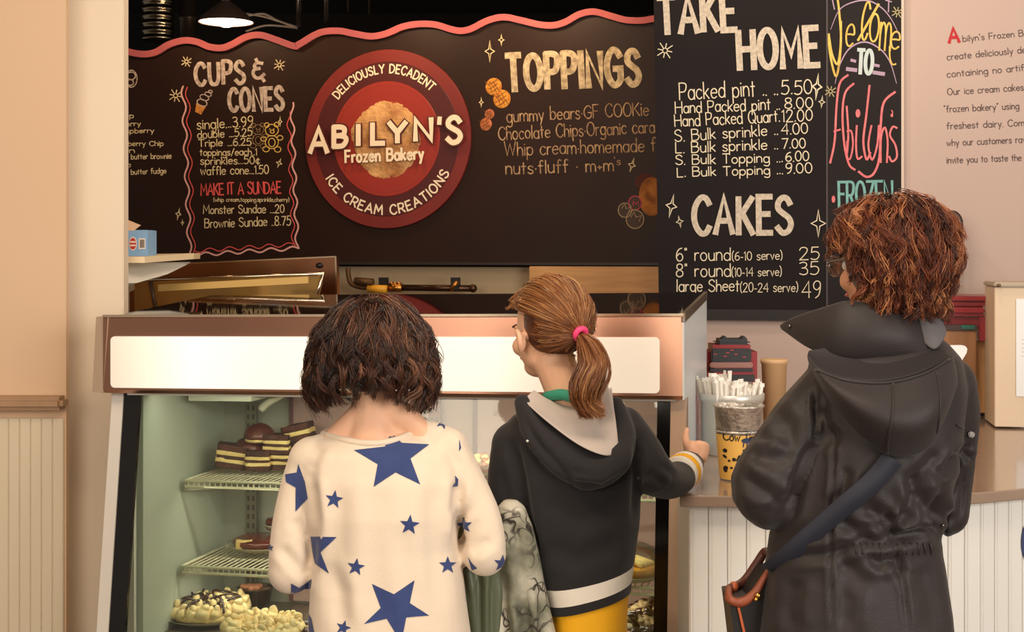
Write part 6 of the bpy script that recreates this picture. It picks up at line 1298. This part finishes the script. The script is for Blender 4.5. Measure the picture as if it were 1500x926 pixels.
o = link_mesh('hair', hair_mesh(paths, .00075, .00035, tint, cap), hair_mat('auburn_hair', [(50, 22, 14), (92, 42, 24), (136, 70, 40), (206, 140, 90)], .36, .45), p3); o['kind'] = 'stuff'
# shoulder bag
bg = empty('handbag', P(1100, 926, 2.60), 'small dark shoulder bag with brown leather rim and navy strap, worn by the woman', 'bag')
zb = Z(950, 640, 3.2391)
def zbp(x, y, Y): X, Y_ = zb(x, y); return P(X, Y_, Y)
Mbag = Matrix.Rotation(.10, 3, 'Y')
Yb_ = 2.60; M_br = mat('tan_leather', (146, 74, 44), .4, c2=(128, 62, 38), nscale=14); M_bd = mat('black_leather', (30, 28, 28), .4)
MB().prism([zbp(384, 770, Yb_), zbp(470, 760, Yb_), zbp(560, 640, Yb_), zbp(600, 660, Yb_), zbp(600, 1250, Yb_), zbp(440, 1250, Yb_), zbp(398, 880, Yb_)], (0, .10, 0)).build('bag_body', M_bd, bg)
MB().tube([zbp(382, 715, Yb_+.05), zbp(384, 770, Yb_+.0), zbp(440, 786, Yb_-.006), zbp(500, 745, Yb_-.006), zbp(548, 668, Yb_-.004), zbp(575, 620, Yb_)], [.006, .008, .009, .008, .006, .004], 10, 4).build('leather_rim', M_br, bg, smooth=True)
MB().tube([zbp(382, 715, Yb_+.05), zbp(450, 690, Yb_+.08), zbp(510, 610, Yb_+.09), zbp(552, 545, Yb_+.09), zbp(575, 560, Yb_+.04)], [.006, .009, .009, .008, .006], 10, 4).build('back_rim', mat('dark_leather', (92, 46, 34), .45), bg, smooth=True)
MB().prism([zbp(420, 805, Yb_-.004), zbp(432, 805, Yb_-.004), zbp(462, 935, Yb_-.004), zbp(450, 935, Yb_-.004)], (0, .004, 0)).build('leather_strip', mat('orange_leather', (186, 92, 50), .4), bg)
MB().sph(zbp(519, 753, Yb_-.016), .006).sph(zbp(510, 772, Yb_-.016), .004).build('clasp', mat('brass', (210, 160, 80), .2, 1), bg, smooth=True)
MB().sph(zbp(405, 712, Yb_+.06), (.009, .012, .010)).build('leather_tab', mat('orange_leather', (0, 0, 0)), bg, smooth=True)
sp = []
for x, y in smooth_pl([zc(552, 396), zc(500, 462), zc(420, 530), zc(330, 610), zc(240, 690), zc(185, 738)], 5):
    h = stick(tr, x, y, .005)
    if h: sp.append(h)
for _ in range(5): sp = [sp[0]]+[(sp[i-1]+sp[i]*2+sp[i+1])/4 for i in range(1, len(sp)-1)]+[sp[-1]]
sp = [p+Vector((0, -.004, 0)) for p in sp]
mb = MB(); vs = []; fs = []
for i, p in enumerate(sp):
    d = (sp[min(i+1, len(sp)-1)]-sp[max(i-1, 0)]).normalized(); w = d.cross(Vector((0, 1, 0))).normalized()*(.0155+.004*(1-i/len(sp))); vs += [p-w, p+w, p+w+Vector((0, .003, 0)), p-w+Vector((0, .003, 0))]
for i in range(len(sp)-1):
    for k in range(4): l = (k+1) % 4; fs.append((i*4+k, i*4+l, i*4+4+l, i*4+4+k))
MB().add(vs, fs).build('strap', mat('navy_webbing', (34, 36, 48), .7), bg, smooth=True)
